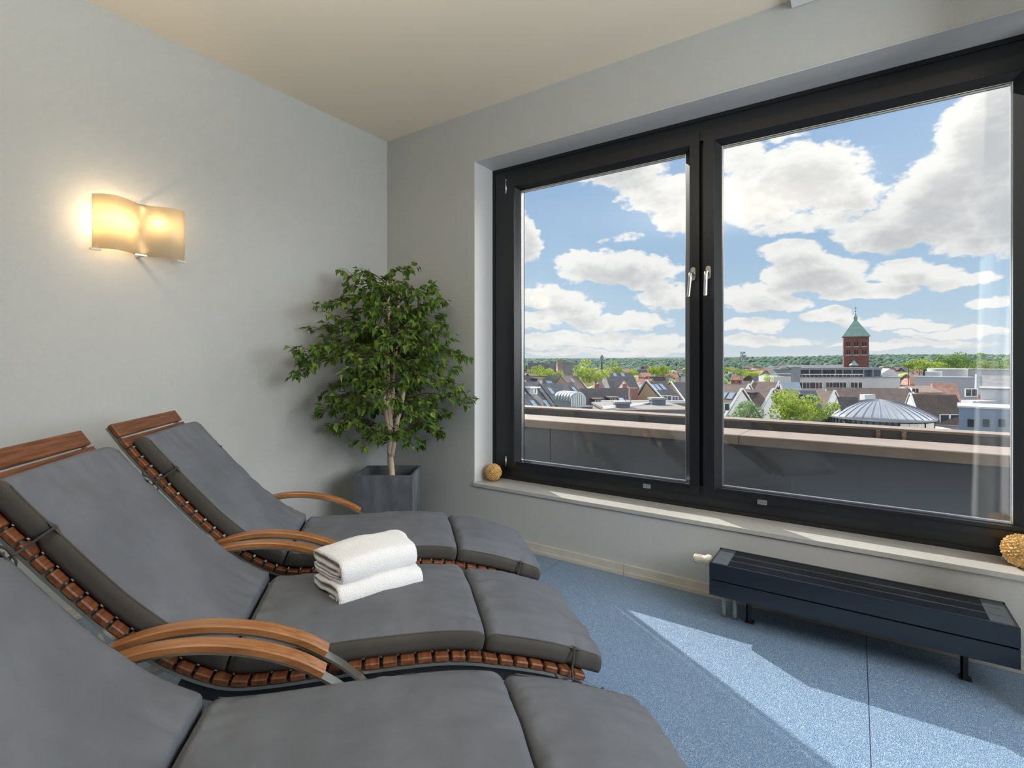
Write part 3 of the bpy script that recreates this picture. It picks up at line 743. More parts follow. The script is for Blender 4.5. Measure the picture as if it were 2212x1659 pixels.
for c_, r_ in zip(CANES, RADI):
    pp = catmull(c_, .03); tube(b, [p + Vector((noise.noise(p * 9), noise.noise(p * 9 + Vector((5, 0, 0))), 0)) * .004 for p in pp], [r_ * (1.15 - .45 * i / len(pp)) for i in range(len(pp))], 10)
obj('trunk', b, M_BARK, tr_, True)
bb, lf = NB(), NB()
def leaf(p, d_, up, s, mi):
    d_ = d_.normalized(); sd_ = d_.cross(up)
    if sd_.length < 1e-3: return
    sd_.normalize(); up = sd_.cross(d_)
    fold = .22 * s
    P = [p, p + d_ * s * .10 + sd_ * s * .26 + up * fold * .5, p + d_ * s * .30 + sd_ * s * .36 + up * fold, p + d_ * s * .62 + sd_ * s * .17 + up * fold * .4, p + d_ * s - up * s * .10,
         p + d_ * s * .62 - sd_ * s * .17 + up * fold * .4, p + d_ * s * .30 - sd_ * s * .36 + up * fold, p + d_ * s * .10 - sd_ * s * .26 + up * fold * .5]
    mid = p + d_ * s * .4
    V = [lf.verts.new(q) for q in P]; mv = lf.verts.new(mid)
    for k in ((0, 1, 2), (0, 2, None), (2, 3, None), (3, 4, None)): pass
    for k in range(8):
        f = lf.faces.new((V[k], V[(k + 1) % 8], mv)); f.material_index = mi
RP = [(.50, .10), (.60, .22), (.66, .34), (.74, .43), (.82, .52), (.92, .56), (1.02, .58), (1.10, .58), (1.19, .60), (1.30, .52), (1.40, .46), (1.50, .40), (1.60, .35), (1.70, .31), (1.78, .24)]
def Rz(z):
    for (a, r0), (c_, r1) in zip(RP, RP[1:]):
        if z <= c_: return r0 + (r1 - r0) * max(0, (z - a)) / (c_ - a)
    return RP[-1][1]
NBR = 70
for i in range(NBR):
    zt = .60 + (1.72 - .60) * ((i + .5) / NBR) ** .95        # height the branch tip reaches (world)
    ph = i * 2.39996 + rnd.uniform(-.3, .3)
    dirv = Vector((math.cos(ph), math.sin(ph), 0))
    rad = Rz(zt) * rnd.uniform(.84, 1.08) * (.72 if i % 3 == 2 else 1)
    mx_ = 9
    if dirv.x < -.02: mx_ = min(mx_, (TO.x - .05) / -dirv.x)
    if dirv.y > .02: mx_ = min(mx_, (-.05 - TO.y) / dirv.y)
    rad = min(rad, mx_ * .96)
    rise = rnd.uniform(-.02, .10) if zt < 1.2 else rnd.uniform(.03, .16)
    zs = min(1.66, max(.66, zt - rise + .08 - (.06 if zt < .8 else 0)))
    ci = rnd.choice([0, 0, 3, 2, 4, 1]); cn = CANES[ci]
    st = min((q for q in catmull(cn, .03)), key=lambda q: abs(q.z - (zs - .375)))
    tip = Vector((dirv.x * rad, dirv.y * rad, zt - .375))
    mid_ = st.lerp(tip, .5) + Vector((0, 0, .05 + .06 * rad))
    pts = catmull([st, st.lerp(mid_, .6) + Vector((0, 0, .015)), mid_, mid_.lerp(tip, .6) + Vector((0, 0, .012)), tip], .025)
    tube(bb, pts, [.0042 * (1 - .75 * k / len(pts)) for k in range(len(pts))], 5)
    nt = max(5, int(rad / .038))
    for k in range(nt):
        f = .25 + .75 * (k + .5) / nt
        q = pts[min(len(pts) - 1, int(f * (len(pts) - 1)))]
        d0_ = (tip - st).normalized(); sgn = 1 if k % 2 else -1
        sd_ = Vector((-d0_.y, d0_.x, 0)) * sgn
        tl = rnd.uniform(.05, .12)
        te = q + (d0_ * rnd.uniform(.2, .8) + sd_ * rnd.uniform(.4, 1) + Vector((0, 0, rnd.uniform(-.45, .35)))).normalized() * tl
        def clampw(v_):
            wv = v_ + TO
            wv.x = max(wv.x, .035); wv.y = min(wv.y, -.035); return wv - TO
        te = clampw(te); tm = q.lerp(te, .55) + Vector((0, 0, .012))
        tube(bb, [q, tm, te], [.0018, .0014, .0009], 4)
        for m_ in range(rnd.choice([5, 6, 6, 7])):
            r1 = q.lerp(te, rnd.uniform(.25, 1.0)) if m_ else te
            ld = (d0_ * rnd.uniform(-.1, .8) + sd_ * rnd.uniform(-.5, .9) + Vector((rnd.uniform(-.3, .3), rnd.uniform(-.3, .3), rnd.uniform(-.95, .15))))
            s_ = rnd.uniform(.034, .058)
            base_ = clampw(r1 + ld.normalized() * .012)
            if (base_ + ld.normalized() * s_ + TO).x < .01 or (base_ + ld.normalized() * s_ + TO).y > -.01: ld = Vector((abs(ld.x), -abs(ld.y), ld.z))
            tube(bb, [r1, base_], [.0007, .0006], 3)
            upv = Vector((rnd.uniform(-.6, .6), rnd.uniform(-.6, .6), 1)).normalized()
            leaf(base_, ld, upv, s_, 1 if rnd.random() < .22 else 0)
obj('branches', bb, M_TWIG, tr_, True, recalc=False)
o = obj('foliage', lf, [M_LEAF, M_LEAF2], tr_, recalc=False); o['kind'] = 'stuff'

# ------------------------------------------------------------------ decorative balls on the sill
def ball(label, x, y, r_, seed):
    rn = random.Random(seed)
    b = NB(); bmesh.ops.create_icosphere(b, subdivisions=3, radius=r_ * .90)
    n = 300
    for i in range(n):
        z = 1 - 2 * (i + .5) / n; a = i * 2.39996; q = math.sqrt(1 - z * z)
        d_ = Vector((math.cos(a) * q, math.sin(a) * q, z)); tng = d_.orthogonal().normalized(); tng.rotate(Matrix.Rotation(rn.uniform(0, 6.28), 3, d_))
        bt = d_.cross(tng); s = r_ * .125
        A = d_ * r_ * .87; tp = d_ * r_ * rn.uniform(.96, 1.0)
        P = [A - tng * s + bt * s * .2, A - tng * s * .2 - bt * s * .8, A + tng * s - bt * s * .1, A + tng * s * .1 + bt * s * .9]
        T1 = tp + tng * s * .25 + bt * s * rn.uniform(-.2, .4); T2 = tp - tng * s * .5 + bt * s * .15
        V = [b.verts.new(q_) for q_ in P]; v1, v2 = b.verts.new(T1), b.verts.new(T2)
        b.faces.new((V[0], V[1], v2)); b.faces.new((V[1], V[2], v1, v2)); b.faces.new((V[2], V[3], v1)); b.faces.new((V[3], V[0], v2, v1))
    o = obj('decorative_ball', b, M_RATTAN, recalc=False); o.location = (x, y, .3635 + r_ * .99); tag(o, label, 'ball', 'woven husk balls on the sill'); return o
ball('small golden husk ball at the left end of the window sill', .905, .105, .0585, 1)
ball('larger golden husk ball at the right end of the window sill', 3.435, .088, .065, 2)

# ================================================================== OUTSIDE: parapet of the terrace
def prism(bm, poly, x0, x1, mi=0):
    """poly: (y, z) outline swept along x"""
    a = [bm.verts.new((x0, y, z)) for y, z in poly]; c = [bm.verts.new((x1, y, z)) for y, z in poly]
    bm.faces.new(a).material_index = mi; bm.faces.new(c[::-1]).material_index = mi
    for k in range(len(poly)):
        j = (k + 1) % len(poly); bm.faces.new((a[k], a[j], c[j], c[k])).material_index = mi
pa = thing('parapet', 'dark metal clad parapet with a brown coping outside the window', 'parapet', (0, 1.1, 0))
for (x0, x1) in ((-3, .752), (.758, 4.9), (4.906, 8)):
    b = NB(); box(b, (x0, .03, -1.2), (x1, .05, .592)); obj('cladding_panel', b, M_PANEL, pa)
for (x0, x1) in ((-3, 2.242), (2.248, 8)):
    b = NB(); prism(b, [(0, .592), (0, .652), (.006, .657), (.49, .640), (.49, .592)], x0, x1); obj('coping', b, [M_PARTOP], pa)
b = NB(); prism(b, [(.49, .20), (.49, .600), (.62, .600), (.62, .20)], -3, 8); obj('gutter', b, M_PANEL, pa)
b = NB(); prism(b, [(.62, .20), (.62, .684), (.80, .684), (.80, -1.2), (.70, -1.2), (.70, .20)], -3, 8); obj('upstand', b, M_PANEL, pa)
b = NB(); prism(b, [(.61, .684), (.61, .699), (.80, .697), (.80, .684)], -3, 8); obj('upstand_cap', b, M_PARTOP, pa)
for px in (1897, 1953):
    D = 1.72 - CAM.y; a = (px - CX) / FPX; dv = VD + RD * a; x = CAM.x + dv.x * (1.70 - CAM.y) / dv.y
    b = NB(); box(b, (x - .010, 1.695, .603), (x + .010, 1.7095, .660), .001); box(b, (x - .013, 1.690, .645), (x + .013, 1.7095, .682), .001); cyl(b, (x, 1.695, .66), (x, 1.685, .66), .006, n=10)
    tag(obj('bracket', b, mat('rusty_bracket', srgb(150, 135, 120), .6, .3, var=.4, scale=60)), 'small weathered metal bracket on the parapet upstand, ' + ('left of the pair' if px < 1900 else 'right of the pair'), 'bracket', 'brackets on the parapet')
b = NB(); xs = [CAM.x + (VD + RD * ((px - CX) / FPX)).x * (1.66 - CAM.y) / (VD + RD * ((px - CX) / FPX)).y for px in (1903, 1925, 1948)]
tube(b, catmull([(xs[0], 1.66, .604), (xs[1], 1.64, .606), (xs[2], 1.66, .604)], .01), .003, 6); tag(obj('cable', b, M_PIPE), 'thin pale cable lying on the parapet between two brackets', 'cable')
b = NB()
for (x0, x1, z0, z1) in ((-12, -.21, -1.2, 2.91), (4.91, 16, -1.2, 2.91), (-12, 16, 2.92, 7), (-.2, 4.9, -1.2, -.11)): box(b, (x0, .20, z0), (x1, .33, z1))
struct('wall_exterior', b, M_PANEL, 'outer metal facade around the window')
# own building below the window, so nothing is seen through
b = NB(); box(b, (-3, .331, -.4), (8, 1.13, -.2)); struct('trim_2', b, M_PANEL, 'gutter floor between window and parapet')
b = NB(); box(b, (WX0 - .1, .331, .345), (WX1 + .1, .42, .42)); struct('sill_2', b, M_PANEL, 'outer metal window ledge')

# ================================================================== THE CITY
GZ = -24.0
def W(s, d, z): return CAM + RD * s + VD * d + Vector((0, 0, z - CH))
def sx(px, d): return (px - CX) / FPX * d
def zz(py, d): return CH - (py - HY) / FPX * d
def bm_of(): return NB()
def roofmat(name, c, var=.14, rough=.8): return mat(name, c, rough, var=var, scale=.9, detail=6.0, spec=.25)
T_SLATE = roofmat('slate_roof', srgb(86, 86, 91)); T_DARK = roofmat('dark_roof', srgb(78, 75, 77)); T_BROWN = roofmat('brown_tile', srgb(120, 106, 100)); T_TAN = roofmat('worn_tile', srgb(140, 124, 112)); T_RED = roofmat('red_tile', srgb(178, 138, 122), .2); T_GREY = roofmat('grey_roof', srgb(150, 148, 148))
W_WHITE = mat('white_render', srgb(204, 203, 204), .8, var=.04, scale=.5); W_GREY = mat('grey_render', srgb(150, 152, 156), .8, var=.05, scale=.5); W_BEIGE = mat('beige_render', srgb(205, 178, 140), .8, var=.05, scale=.5); W_BRICK = mat('red_brick', srgb(160, 116, 106), .85, var=.15, scale=3); W_SLATE = mat('slate_cladding', srgb(86, 92, 100), .7, var=.1, scale=2); W_BLUE = mat('blue_grey_render', srgb(150, 166, 186), .8, var=.04, scale=.4)
G_WIN = mat('dark_window', srgb(58, 66, 76), .15, spec=.6); G_SKY = mat('skylight_glass', srgb(168, 184, 200), .12, .35); F_WHITE = mat('white_frame', srgb(232, 232, 230), .6); M_METAL = mat('sheet_metal', srgb(140, 150, 158), .4, .6, var=.05, scale=1.0); M_VERGE = mat('verge_metal', srgb(200, 202, 205), .4, .3)
def plate(bm, P, ax, ay, n, w_, h_, t_, mi=0):
    """box of width w along ax, height h along ay, standing t out along n, centred on P"""
    M = Matrix((( ax.x, ay.x, n.x, P.x), (ax.y, ay.y, n.y, P.y), (ax.z, ay.z, n.z, P.z), (0, 0, 0, 1)))
    r_ = bmesh.ops.create_cube(bm, size=1, matrix=M @ Matrix.Translation((0, 0, t_ / 2)) @ Matrix.Diagonal((w_, h_, t_, 1)))
    for f in set(f for v in r_['verts'] for f in v.link_faces): f.material_index = mi
def ray_plane(px, py, P, n):
    d_ = VD + RD * ((px - CX) / FPX) + Vector((0, 0, -(py - HY) / FPX)); den = d_.dot(n)
    return CAM + d_ * ((P - CAM).dot(n) / den)
class House: pass
def house(name, label, px0, px1, py, D, phi, dep, rise, wall, roof, cat='building', hip=(0, 0), group=None, base=GZ, over=.35, verge=None, wallh=None, depb=None):
    """ridge runs from px0 to px1 at row py; D is the depth of its left end; phi turns it (right end further away)"""
    e = RD * math.cos(phi) + VD * math.sin(phi); n = RD * math.sin(phi) - VD * math.cos(phi); U = Vector((0, 0, 1))
    s0 = sx(px0, D); A = W(s0, D, zz(py, D)); k = (px1 - CX) / FPX
    ln = (k * D - s0) / (math.cos(phi) - k * math.sin(phi)); B = A + e * ln; rz = A.z; ez = rz - rise; depb = depb or dep
    root = thing(name, label, cat, (A + e * ln / 2).to_tuple()[:2] + (base,), 0, group); O = root.location
    h = House(); h.root = root; h.e, h.n, h.A, h.B, h.rise, h.dep = e, n, A, B, rise, dep
    h.rn = (n * rise + U * dep).normalized(); h.down = (n * dep - U * rise).normalized(); h.ez = ez; h.O = O
    A2, B2 = A + e * hip[0], B - e * hip[1]
    FA, FB = A + n * dep - U * rise, B + n * dep - U * rise; KA, KB = A - n * depb - U * rise, B - n * depb - U * rise
    b = NB(); q = lambda *p: quad(b, [x - O for x in p])
    o_ = .45
    if True:
        wa, wb, ka, kb = FA - n * o_, FB - n * o_, KA + n * o_, KB + n * o_
        fl = lambda p, z=base: Vector((p.x, p.y, z))
        if hip[0] > 0: wa, ka = wa + e * o_, ka + e * o_
        if hip[1] > 0: wb, kb = wb - e * o_, kb - e * o_
        q(fl(wa), fl(wb), wb, wa); q(fl(ka), ka, kb, fl(kb)); q(fl(wa), wa, ka, fl(ka)); q(fl(wb), fl(kb), kb, wb)
        if hip[0] == 0: q(wa, A - U * .25, ka)
        if hip[1] == 0: q(wb, kb, B - U * .25)
    bmesh.ops.remove_doubles(b, verts=b.verts, dist=.001)
    obj('wall', b, wall, root)
    b = NB(); th = .22
    def slab(*p):
        nn_ = (p[1] - p[0]).cross(p[2] - p[0]).normalized()
        if nn_.z < 0: nn_ = -nn_
        T = [b.verts.new(x - O + U * .0) for x in p]; Bt = [b.verts.new(x - O - U * th) for x in p]
        b.faces.new(T); b.faces.new(Bt[::-1])
        for k_ in range(len(p)): b.faces.new((T[k_], Bt[k_], Bt[(k_ + 1) % len(p)], T[(k_ + 1) % len(p)]))
    d_ = n * over - U * over * rise / dep; d2 = -n * over - U * over * rise / depb
    slab(FA + d_, FB + d_, B2, A2); slab(KA + d2, A2, B2, KB + d2)
    if hip[0] > 0: slab(FA + d_, A2, KA + d2)
    if hip[1] > 0: slab(FB + d_, KB + d2, B2)
    obj('roof', b, roof, root)
    if verge:
        for end in verge:
            X, Y = (A, FA + d_) if end == 0 else (B, FB + d_); X2 = A - e * 0 if end == 0 else B; K_ = (KA if end == 0 else KB) + d2
            b = NB()
            for P0, P1 in ((X2, Y), (X2, K_)):
                dd = (P1 - P0); m_ = (P0 + P1) / 2 + U * .05; up = e.cross(dd.normalized()); plate(b, m_ - O, dd.normalized(), e, up if up.z > 0 else -up, dd.length, .28, .22)
            obj('verge', b, M_VERGE, root)
    return h
def skylight(h, px, py, w_=.8, l_=1.3):
    P = ray_plane(px, py, h.A, h.rn); b = NB()
    plate(b, P - h.O - h.rn * .02, h.e, h.down, h.rn, w_ + .14, l_ + .14, .10); o = obj('skylight', b, M_METAL, h.root)
    b = NB(); plate(b, P - h.O + h.rn * .08, h.e, h.down, h.rn, w_, l_, .03); obj('skylight_pane', b, G_SKY, o)
def dormer(h, px0, px1, pyt, pyb, wall=None, roof=None, nwin=2, arch=False):
    """flat roofed dormer whose front face is bounded by px0..px1 and pyt..pyb, standing on the roof slope"""
    U = Vector((0, 0, 1)); P = ray_plane((px0 + px1) / 2, pyb, h.A, h.rn); n = h.n; P0 = ray_plane(px0, (pyt + pyb) / 2, P, n); P1 = ray_plane(px1, (pyt + pyb) / 2, P, n)
    zt = ray_plane((px0 + px1) / 2, pyt, P, n).z; zb = P.z; w_ = abs((P1 - P0).dot(h.e)); c_ = P0.lerp(P1, .5); hh = zt - zb
    back = hh * h.dep / h.rise
    b = NB(); M = lambda s, t_, z: Vector((c_.x, c_.y, 0)) + h.e * s + n * t_ + U * z - h.O
    F = [M(-w_ / 2, 0, zb - .2), M(w_ / 2, 0, zb - .2), M(w_ / 2, 0, zt), M(-w_ / 2, 0, zt)]; K = [M(-w_ / 2, -back - .1, zt), M(w_ / 2, -back - .1, zt)]
    quad(b, F); quad(b, [F[0], F[3], K[0]]); quad(b, [F[1], K[1], F[2]]); quad(b, [F[3], F[2], K[1], K[0]]); quad(b, [F[0], K[0], K[1], F[1]])
    bmesh.ops.remove_doubles(b, verts=b.verts, dist=.001)
    d = obj('dormer', b, wall or W_SLATE, h.root)
    b = NB(); plate(b, M(0, -back / 2 + .1, zt), h.e, n, U, w_ + .5, back + .7, .16); obj('dormer_roof', b, roof or T_TAN, d)
    for k in range(nwin):
        s = (k - (nwin - 1) / 2) * w_ / nwin * .9; ww = w_ / nwin * .62
        b = NB(); plate(b, M(s, 0, (zb + zt) / 2), h.e, U, n, ww, hh * .74, .08); plate(b, M(s, .08, (zb + zt) / 2), h.e, U, n, ww * .36, hh * .6, .02, 1)
        for sg in (-1, 1): pass
        b2 = obj('dormer_window', b, [F_WHITE, G_WIN], d)
    return d
def win(h, P, ax, n, w_, hh, nx_=2, frame=None, pane=None):
    """a window at world point P in a wall: white frame with nx panes"""
    U = Vector((0, 0, 1)); b = NB(); plate(b, P - h.O, ax, U, n, w_, hh, .07); f = obj('window', b, frame or F_WHITE, h.root)
    b = NB(); pw = (w_ - .12 * (nx_ + 1)) / nx_
    for k in range(nx_): plate(b, P - h.O + ax * (-w_ / 2 + .12 + pw / 2 + k * (pw + .12)) + n * .06, ax, U, n, pw, hh - .24, .03)
    obj('pane', b, pane or G_WIN, f)
def wwin(h, px, py, D, w_, hh, **k):          # window on the wall facing the camera squarely at depth D
    win(h, W(sx(px, D), D, zz(py, D)), RD, -VD, w_, hh, **k)
def block(name, label, px0, px1, py, D, dep, wall, cat='building', base=GZ, top=None, group=None, face=False):
    U = Vector((0, 0, 1)); s0, s1 = sx(px0, D), sx(px1, D); z = zz(py, D); c_ = W((s0 + s1) / 2, D + dep / 2, base)
    root = thing(name, label, cat, c_, 0, group); h = House(); h.root = root; h.O = c_; h.D = D; h.z = z; h.w = s1 - s0; h.dep = dep
    if face:
        a = math.atan((px0 - CX) / FPX); e = RD * math.cos(a) - VD * math.sin(a); bk = RD * math.sin(a) + VD * math.cos(a); k = (px1 - CX) / FPX
        ln = (k * D - s0) / (math.cos(a) + k * math.sin(a)); P0 = W(s0, D, base); c_ = P0 + e * ln / 2 + bk * dep / 2; root.location = c_; h.O = c_; h.n = -bk; h.e = e; h.P = W(s0, D, z)
        b = NB(); plate(b, Vector((0, 0, 0)), e, bk, U, ln, dep, z - base); obj('wall', b, wall, root)
        b = NB(); plate(b, Vector((0, 0, z - base)), e, bk, U, ln + .3, dep + .3, .25); obj('roof', b, top or T_GREY, root); return h
    b = NB(); plate(b, Vector((0, 0, 0)), RD, VD, U, s1 - s0, dep, z - base); obj('wall', b, wall, root)
    b = NB(); plate(b, Vector((0, 0, z - base)), RD, VD, U, s1 - s0 + .3, dep + .3, .25); obj('roof', b, top or T_GREY, root)
    return h
def chimney(h, px, py, D, w_=.8, hh=1.6, m_=None):
    b = NB(); P = W(sx(px, D), D, zz(py, D)); plate(b, P - h.O - Vector((0, 0, hh)), RD, VD, Vector((0, 0, 1)), w_, w_ * .7, hh); obj('chimney', b, m_ or W_BRICK, h.root)

# ---- left pane: rows of slate roofs that slope to the right
h = house('town_house', 'dark slate roof with many skylights at the far left of the view', 1060, 1163, 828, 78, .80, 6.5, 6.2, W_WHITE, T_SLATE)
for p in ((1128, 845), (1143, 846), (1168, 843), (1153, 873), (1180, 872), (1192, 871)): skylight(h, *p)
dormer(h, 1144, 1161, 838, 852, F_WHITE, F_WHITE, 2)
b = NB()
for k in range(13): # railing of the roof terrace below the white dormer
    P = ray_plane(1146 + k * 2.2, 853 + k * 2.1, h.A, h.rn); cyl(b, P - h.O, P - h.O + Vector((0, 0, 1.0)), .05, n=5)
obj('railing', b, F_WHITE, h.root)
h = house('town_house', 'slate roof left of the barrel vaulted dormer', 1166, 1236, 829, 84, .80, 6.8, 6.4, W_WHITE, T_SLATE)
for p in ((1190, 845), (1241, 843), (1212, 868)): skylight(h, *p)
hb = thing('barrel_dormer', 'barrel vaulted metal dormer with a glazed arched front', 'dormer', W(sx(1249, 66), 66, zz(878, 66)))
ang = .55; e_ = RD * math.cos(ang) + VD * math.sin(ang); n_ = RD * math.sin(ang) - VD * math.cos(ang); rw = 1.28; U3 = Vector((0, 0, 1))
def arch_pts(r_, leg, n=16): return [(-r_, 0)] + [(-r_ * math.cos(PI * k / n), leg + r_ * math.sin(PI * k / n) * .85) for k in range(n + 1)] + [(r_, 0)]
b = NB(); A_ = arch_pts(rw, .75); F_ = [b.verts.new(e_ * s + U3 * z) for s, z in A_]; K_ = [b.verts.new(e_ * s + U3 * z - n_ * 3.6) for s, z in A_]
b.faces.new(F_); b.faces.new(K_[::-1])
for k in range(len(A_)): b.faces.new((F_[k], F_[(k + 1) % len(A_)], K_[(k + 1) % len(A_)], K_[k]))
obj('vault', b, M_METAL, hb)
for k in range(6):
    b = NB(); tube(b, [e_ * s * 1.03 + U3 * (z + .02) - n_ * (.1 + k * .6) for s, z in arch_pts(rw, .75)[1:-1]], .05, 5); obj('vault_seam', b, F_WHITE, hb)
for k in range(7):
    s = -rw * .86 + k * rw * 1.72 / 6; top = .75 + .85 * math.sqrt(max(0, rw * rw - s * s)) - .1
    b = NB(); plate(b, e_ * s + U3 * top / 2 + n_ * .0, e_, U3, n_, rw * .20, top * .96, .05); obj('front_pane', b, mat('pale_glass', srgb(176, 184, 184), .3), hb)
b = NB(); plate(b, e_ * 0 + n_ * .6 + U3 * .0, e_, n_, U3, rw * 2.1, 1.2, .10); obj('balcony_slab', b, W_GREY, hb)
h = house('town_house', 'small dark house with a flat dormer behind the leftmost slate roof', 1080, 1212, 814, 112, .70, 7, 5, W_WHITE, T_DARK)
dormer(h, 1160, 1172, 818, 830, W_SLATE, T_TAN, 2)
for p in ((1125, 820), (1184, 827), (1190, 827), (1133, 824)): skylight(h, *p)
h = house('town_house', 'brown roof with a pale verge above the slate roofs on the left', 1212, 1244, 812, 118, .75, 6, 5.5, W_BEIGE, T_BROWN, verge=(1,)); skylight(h, 1236, 822)
h = house('town_house', 'hipped brown roof beside the bright green trees', 1266, 1300, 824, 96, .15, 5.5, 3.6, W_GREY, T_BROWN, hip=(2.4, 0), verge=()); chimney(h, 1289, 829, 92)
h = house('town_house', 'large dark roof with two flat dormers in the middle of the left pane', 1252, 1372, 839, 88, .22, 7.5, 6.0, W_GREY, T_DARK)
dormer(h, 1283, 1300, 862, 873, W_SLATE, T_TAN, 2); dormer(h, 1316, 1333, 859, 871, W_SLATE, T_TAN, 2)
for p in ((1343, 866), (1371, 862), (1382, 860)): skylight(h, *p)
chimney(h, 1368, 838, 86, 1.4, 2.2, W_BRICK)
h = house('town_house', 'long dark roof with two skylights behind the green trees', 1306, 1366, 806, 132, .12, 6, 4.5, W_GREY, T_SLATE)
for p in ((1328, 810), (1345, 810)): skylight(h, *p)
h = house('town_house', 'small terracotta hipped roof in the left pane', 1336, 1361, 822, 104, .05, 4.5, 3.2, W_BEIGE, T_RED, hip=(1.2, 1.2)); chimney(h, 1349, 829, 99)
h = house('town_house', 'brown roof and beige gable wall at the right of the left pane', 1396, 1437, 824, 86, .62, 6.0, 5.2, W_BEIGE, T_DARK, verge=(0,), depb=4)
for p in ((1412, 837), (1421, 837), (1431, 836)): skylight(h, *p)
wwin(h, 1437, 862, 84, 2.2, 1.2, nx_=3)
h = house('town_house', 'beige house with a pale verge next to the window frame', 1448, 1500, 826, 90, .30, 6.0, 4.6, W_BEIGE, T_SLATE, verge=(0,)); wwin(h, 1458, 861, 84.3, 1.1, .9)
h = block('flat_roof_building', 'flat gravel roof with pale edges just beyond the parapet', 1312, 1500, 889, 60, 11, W_GREY, top=mat('gravel_roof', srgb(128, 121, 115), .9, var=.08, scale=.8))
for (a, c_, py, dd) in ((1300, 1500, 870.5, 73.1), ): 
    b = NB(); plate(b, W((sx(a, dd) + sx(c_, dd)) / 2, dd, zz(py, dd)) - h.O, RD, VD, Vector((0, 0, 1)), sx(c_, dd) - sx(a, dd), .35, .35); obj('roof_edge', b, F_WHITE, h.root)
b = NB(); P0, P1 = W(sx(1300, 60.2), 60.2, zz(883.5, 60.2)), W(sx(1408, 68), 68, zz(874, 68)); dd = P1 - P0; plate(b, (P0 + P1) / 2 - h.O, dd.normalized(), Vector((-dd.y, dd.x, 0)).normalized(), Vector((0, 0, 1)), dd.length, .3, .3); obj('roof_edge', b, F_WHITE, h.root)
for (a, c_, p0, p1, dd, lab) in ((1330, 1361, 872.5, 886, 62, 'left'), (1409, 1438, 864, 878.5, 66, 'right')):
    u = block('ventilation_unit', 'ribbed blue grey ventilation box on the flat roof, ' + lab + ' of the two', a, c_, p0, dd, 1.6, mat('ribbed_metal', srgb(112, 132, 152), .45, .4), 'ventilation box', base=zz(p1, dd), group='ventilation boxes')
    b = NB()
    for k in range(9): plate(b, W(sx(a + (c_ - a) * (k + .5) / 9, dd), dd, (zz(p0, dd) + zz(p1, dd)) / 2) - u.O, RD, Vector((0, 0, 1)), -VD, .05, zz(p0, dd) - zz(p1, dd) - .05, .04)
    obj('ribs', b, M_METAL, u.root)
for px, p0, p1 in ((1351.5, 853, 874), (1362, 854, 874)):
    b = NB(); dd = 63; P = W(sx(px, dd), dd, zz(p1, dd)); cyl(b, (0, 0, 0), (0, 0, zz(p0, dd) - P.z), .045, n=8)
    if px > 1355: box(b, (-.4, -.03, zz(p0, dd) - P.z - .05), (.4, .03, zz(p0, dd) - P.z + .02))
    else: plate(b, Vector((0, 0, .6)) + RD * .06, RD, Vector((0, 0, 1)), -VD, .5, .16, .05)
    o = obj('aerial_mast', b, M_METAL); o.location = P; tag(o, 'thin roof aerial mast ' + ('with a T shaped top' if px > 1355 else 'with a small tilted dish') + ' on the flat roof', 'mast', 'roof aerials')
# far large church-like building and masts
h = house('church', 'long dark roofed church far away on the left', 1140, 1250, 784, 420, .0, 12, 9, W_BRICK, T_SLATE)
h2 = house('gabled_transept', 'tall pale gable of the distant church', 1203, 1215, 777, 405, 0, 8, 10, W_BEIGE, T_BROWN, cat='building')
h2.root.parent = h.root; h2.root.location = h2.root.location - h.root.location
for k_ in ('label', 'category'): del h2.root[k_]
b = NB(); dd = 150; P = W(sx(1300, dd), dd, GZ); cyl(b, (0, 0, 0), (0, 0, zz(782, dd) - GZ), .32, .22, 10); pm = thing('radio_mast', 'dark slim radio mast rising above the trees in the left pane', 'mast', P); obj('pole', b, M_BLACK, pm)
b = NB()
for k in range(3): plate(b, Vector((math.cos(k * 2.1) * .4, math.sin(k * 2.1) * .4, zz(781, dd) - GZ)), RD, VD, Vector((0, 0, 1)), .35, .25, 1.5)
plate(b, Vector((0, 0, zz(772, dd) - GZ)), RD, VD, Vector((0, 0, 1)), .5, .5, .7); obj('antenna', b, M_METAL, pm)
b = NB(); dd = 210; P = W(sx(1604, dd), dd, GZ); cyl(b, (0, 0, 0), (0, 0, zz(762, dd) - GZ), .35, .18, 10); pm = thing('floodlight_mast', 'floodlight mast with box shaped lamps against the sky', 'mast', P); obj('pole', b, M_METAL, pm)
for (s, p0, w_, h_) in ((-.75, 762, .5, .9), (.55, 762, .9, .8), (-.7, 769, .45, 1.3), (.8, 770.5, 1.1, 1.5)):
    b = NB(); plate(b, Vector((0, 0, zz(p0, dd) - GZ)) + RD * s, RD, Vector((0, 0, 1)), -VD, w_, h_, .4); plate(b, Vector((0, 0, zz(p0, dd) - GZ)) + RD * s / 2, RD, Vector((0, 0, 1)), -VD, abs(s), .1, .1); obj('floodlight', b, M_METAL, pm)

# ---- right pane
h = house('town_house', 'white house with two open skylights beside the window frame', 1530, 1603, 838, 78, -.92, 6.2, 5.0, W_WHITE, T_BROWN, verge=(1,), over=.2)
for p in ((1563, 855), (1579, 856)): skylight(h, *p)
wwin(h, 1570, 879, 70.2, .8, 1.1, nx_=1)
h = house('town_house', 'brown roof with a dark flat topped dormer left of the yellow green tree', 1606, 1669, 840, 84, -.92, 6.4, 5.2, W_WHITE, T_BROWN, verge=(1,))
dormer(h, 1601, 1622, 849, 868, W_SLATE, T_SLATE, 2)
h = house('town_house', 'brown roof with one big skylight behind the yellow green tree', 1671, 1726, 840.5, 88, -.92, 6.4, 5.2, W_WHITE, T_TAN, verge=(0,)); skylight(h, 1670, 860, 1.3, 1.7)
h = house('town_house', 'low brown roof at the far left of the right pane', 1520, 1618, 828, 108, -.8, 6, 4, W_WHITE, T_BROWN, verge=(1,))
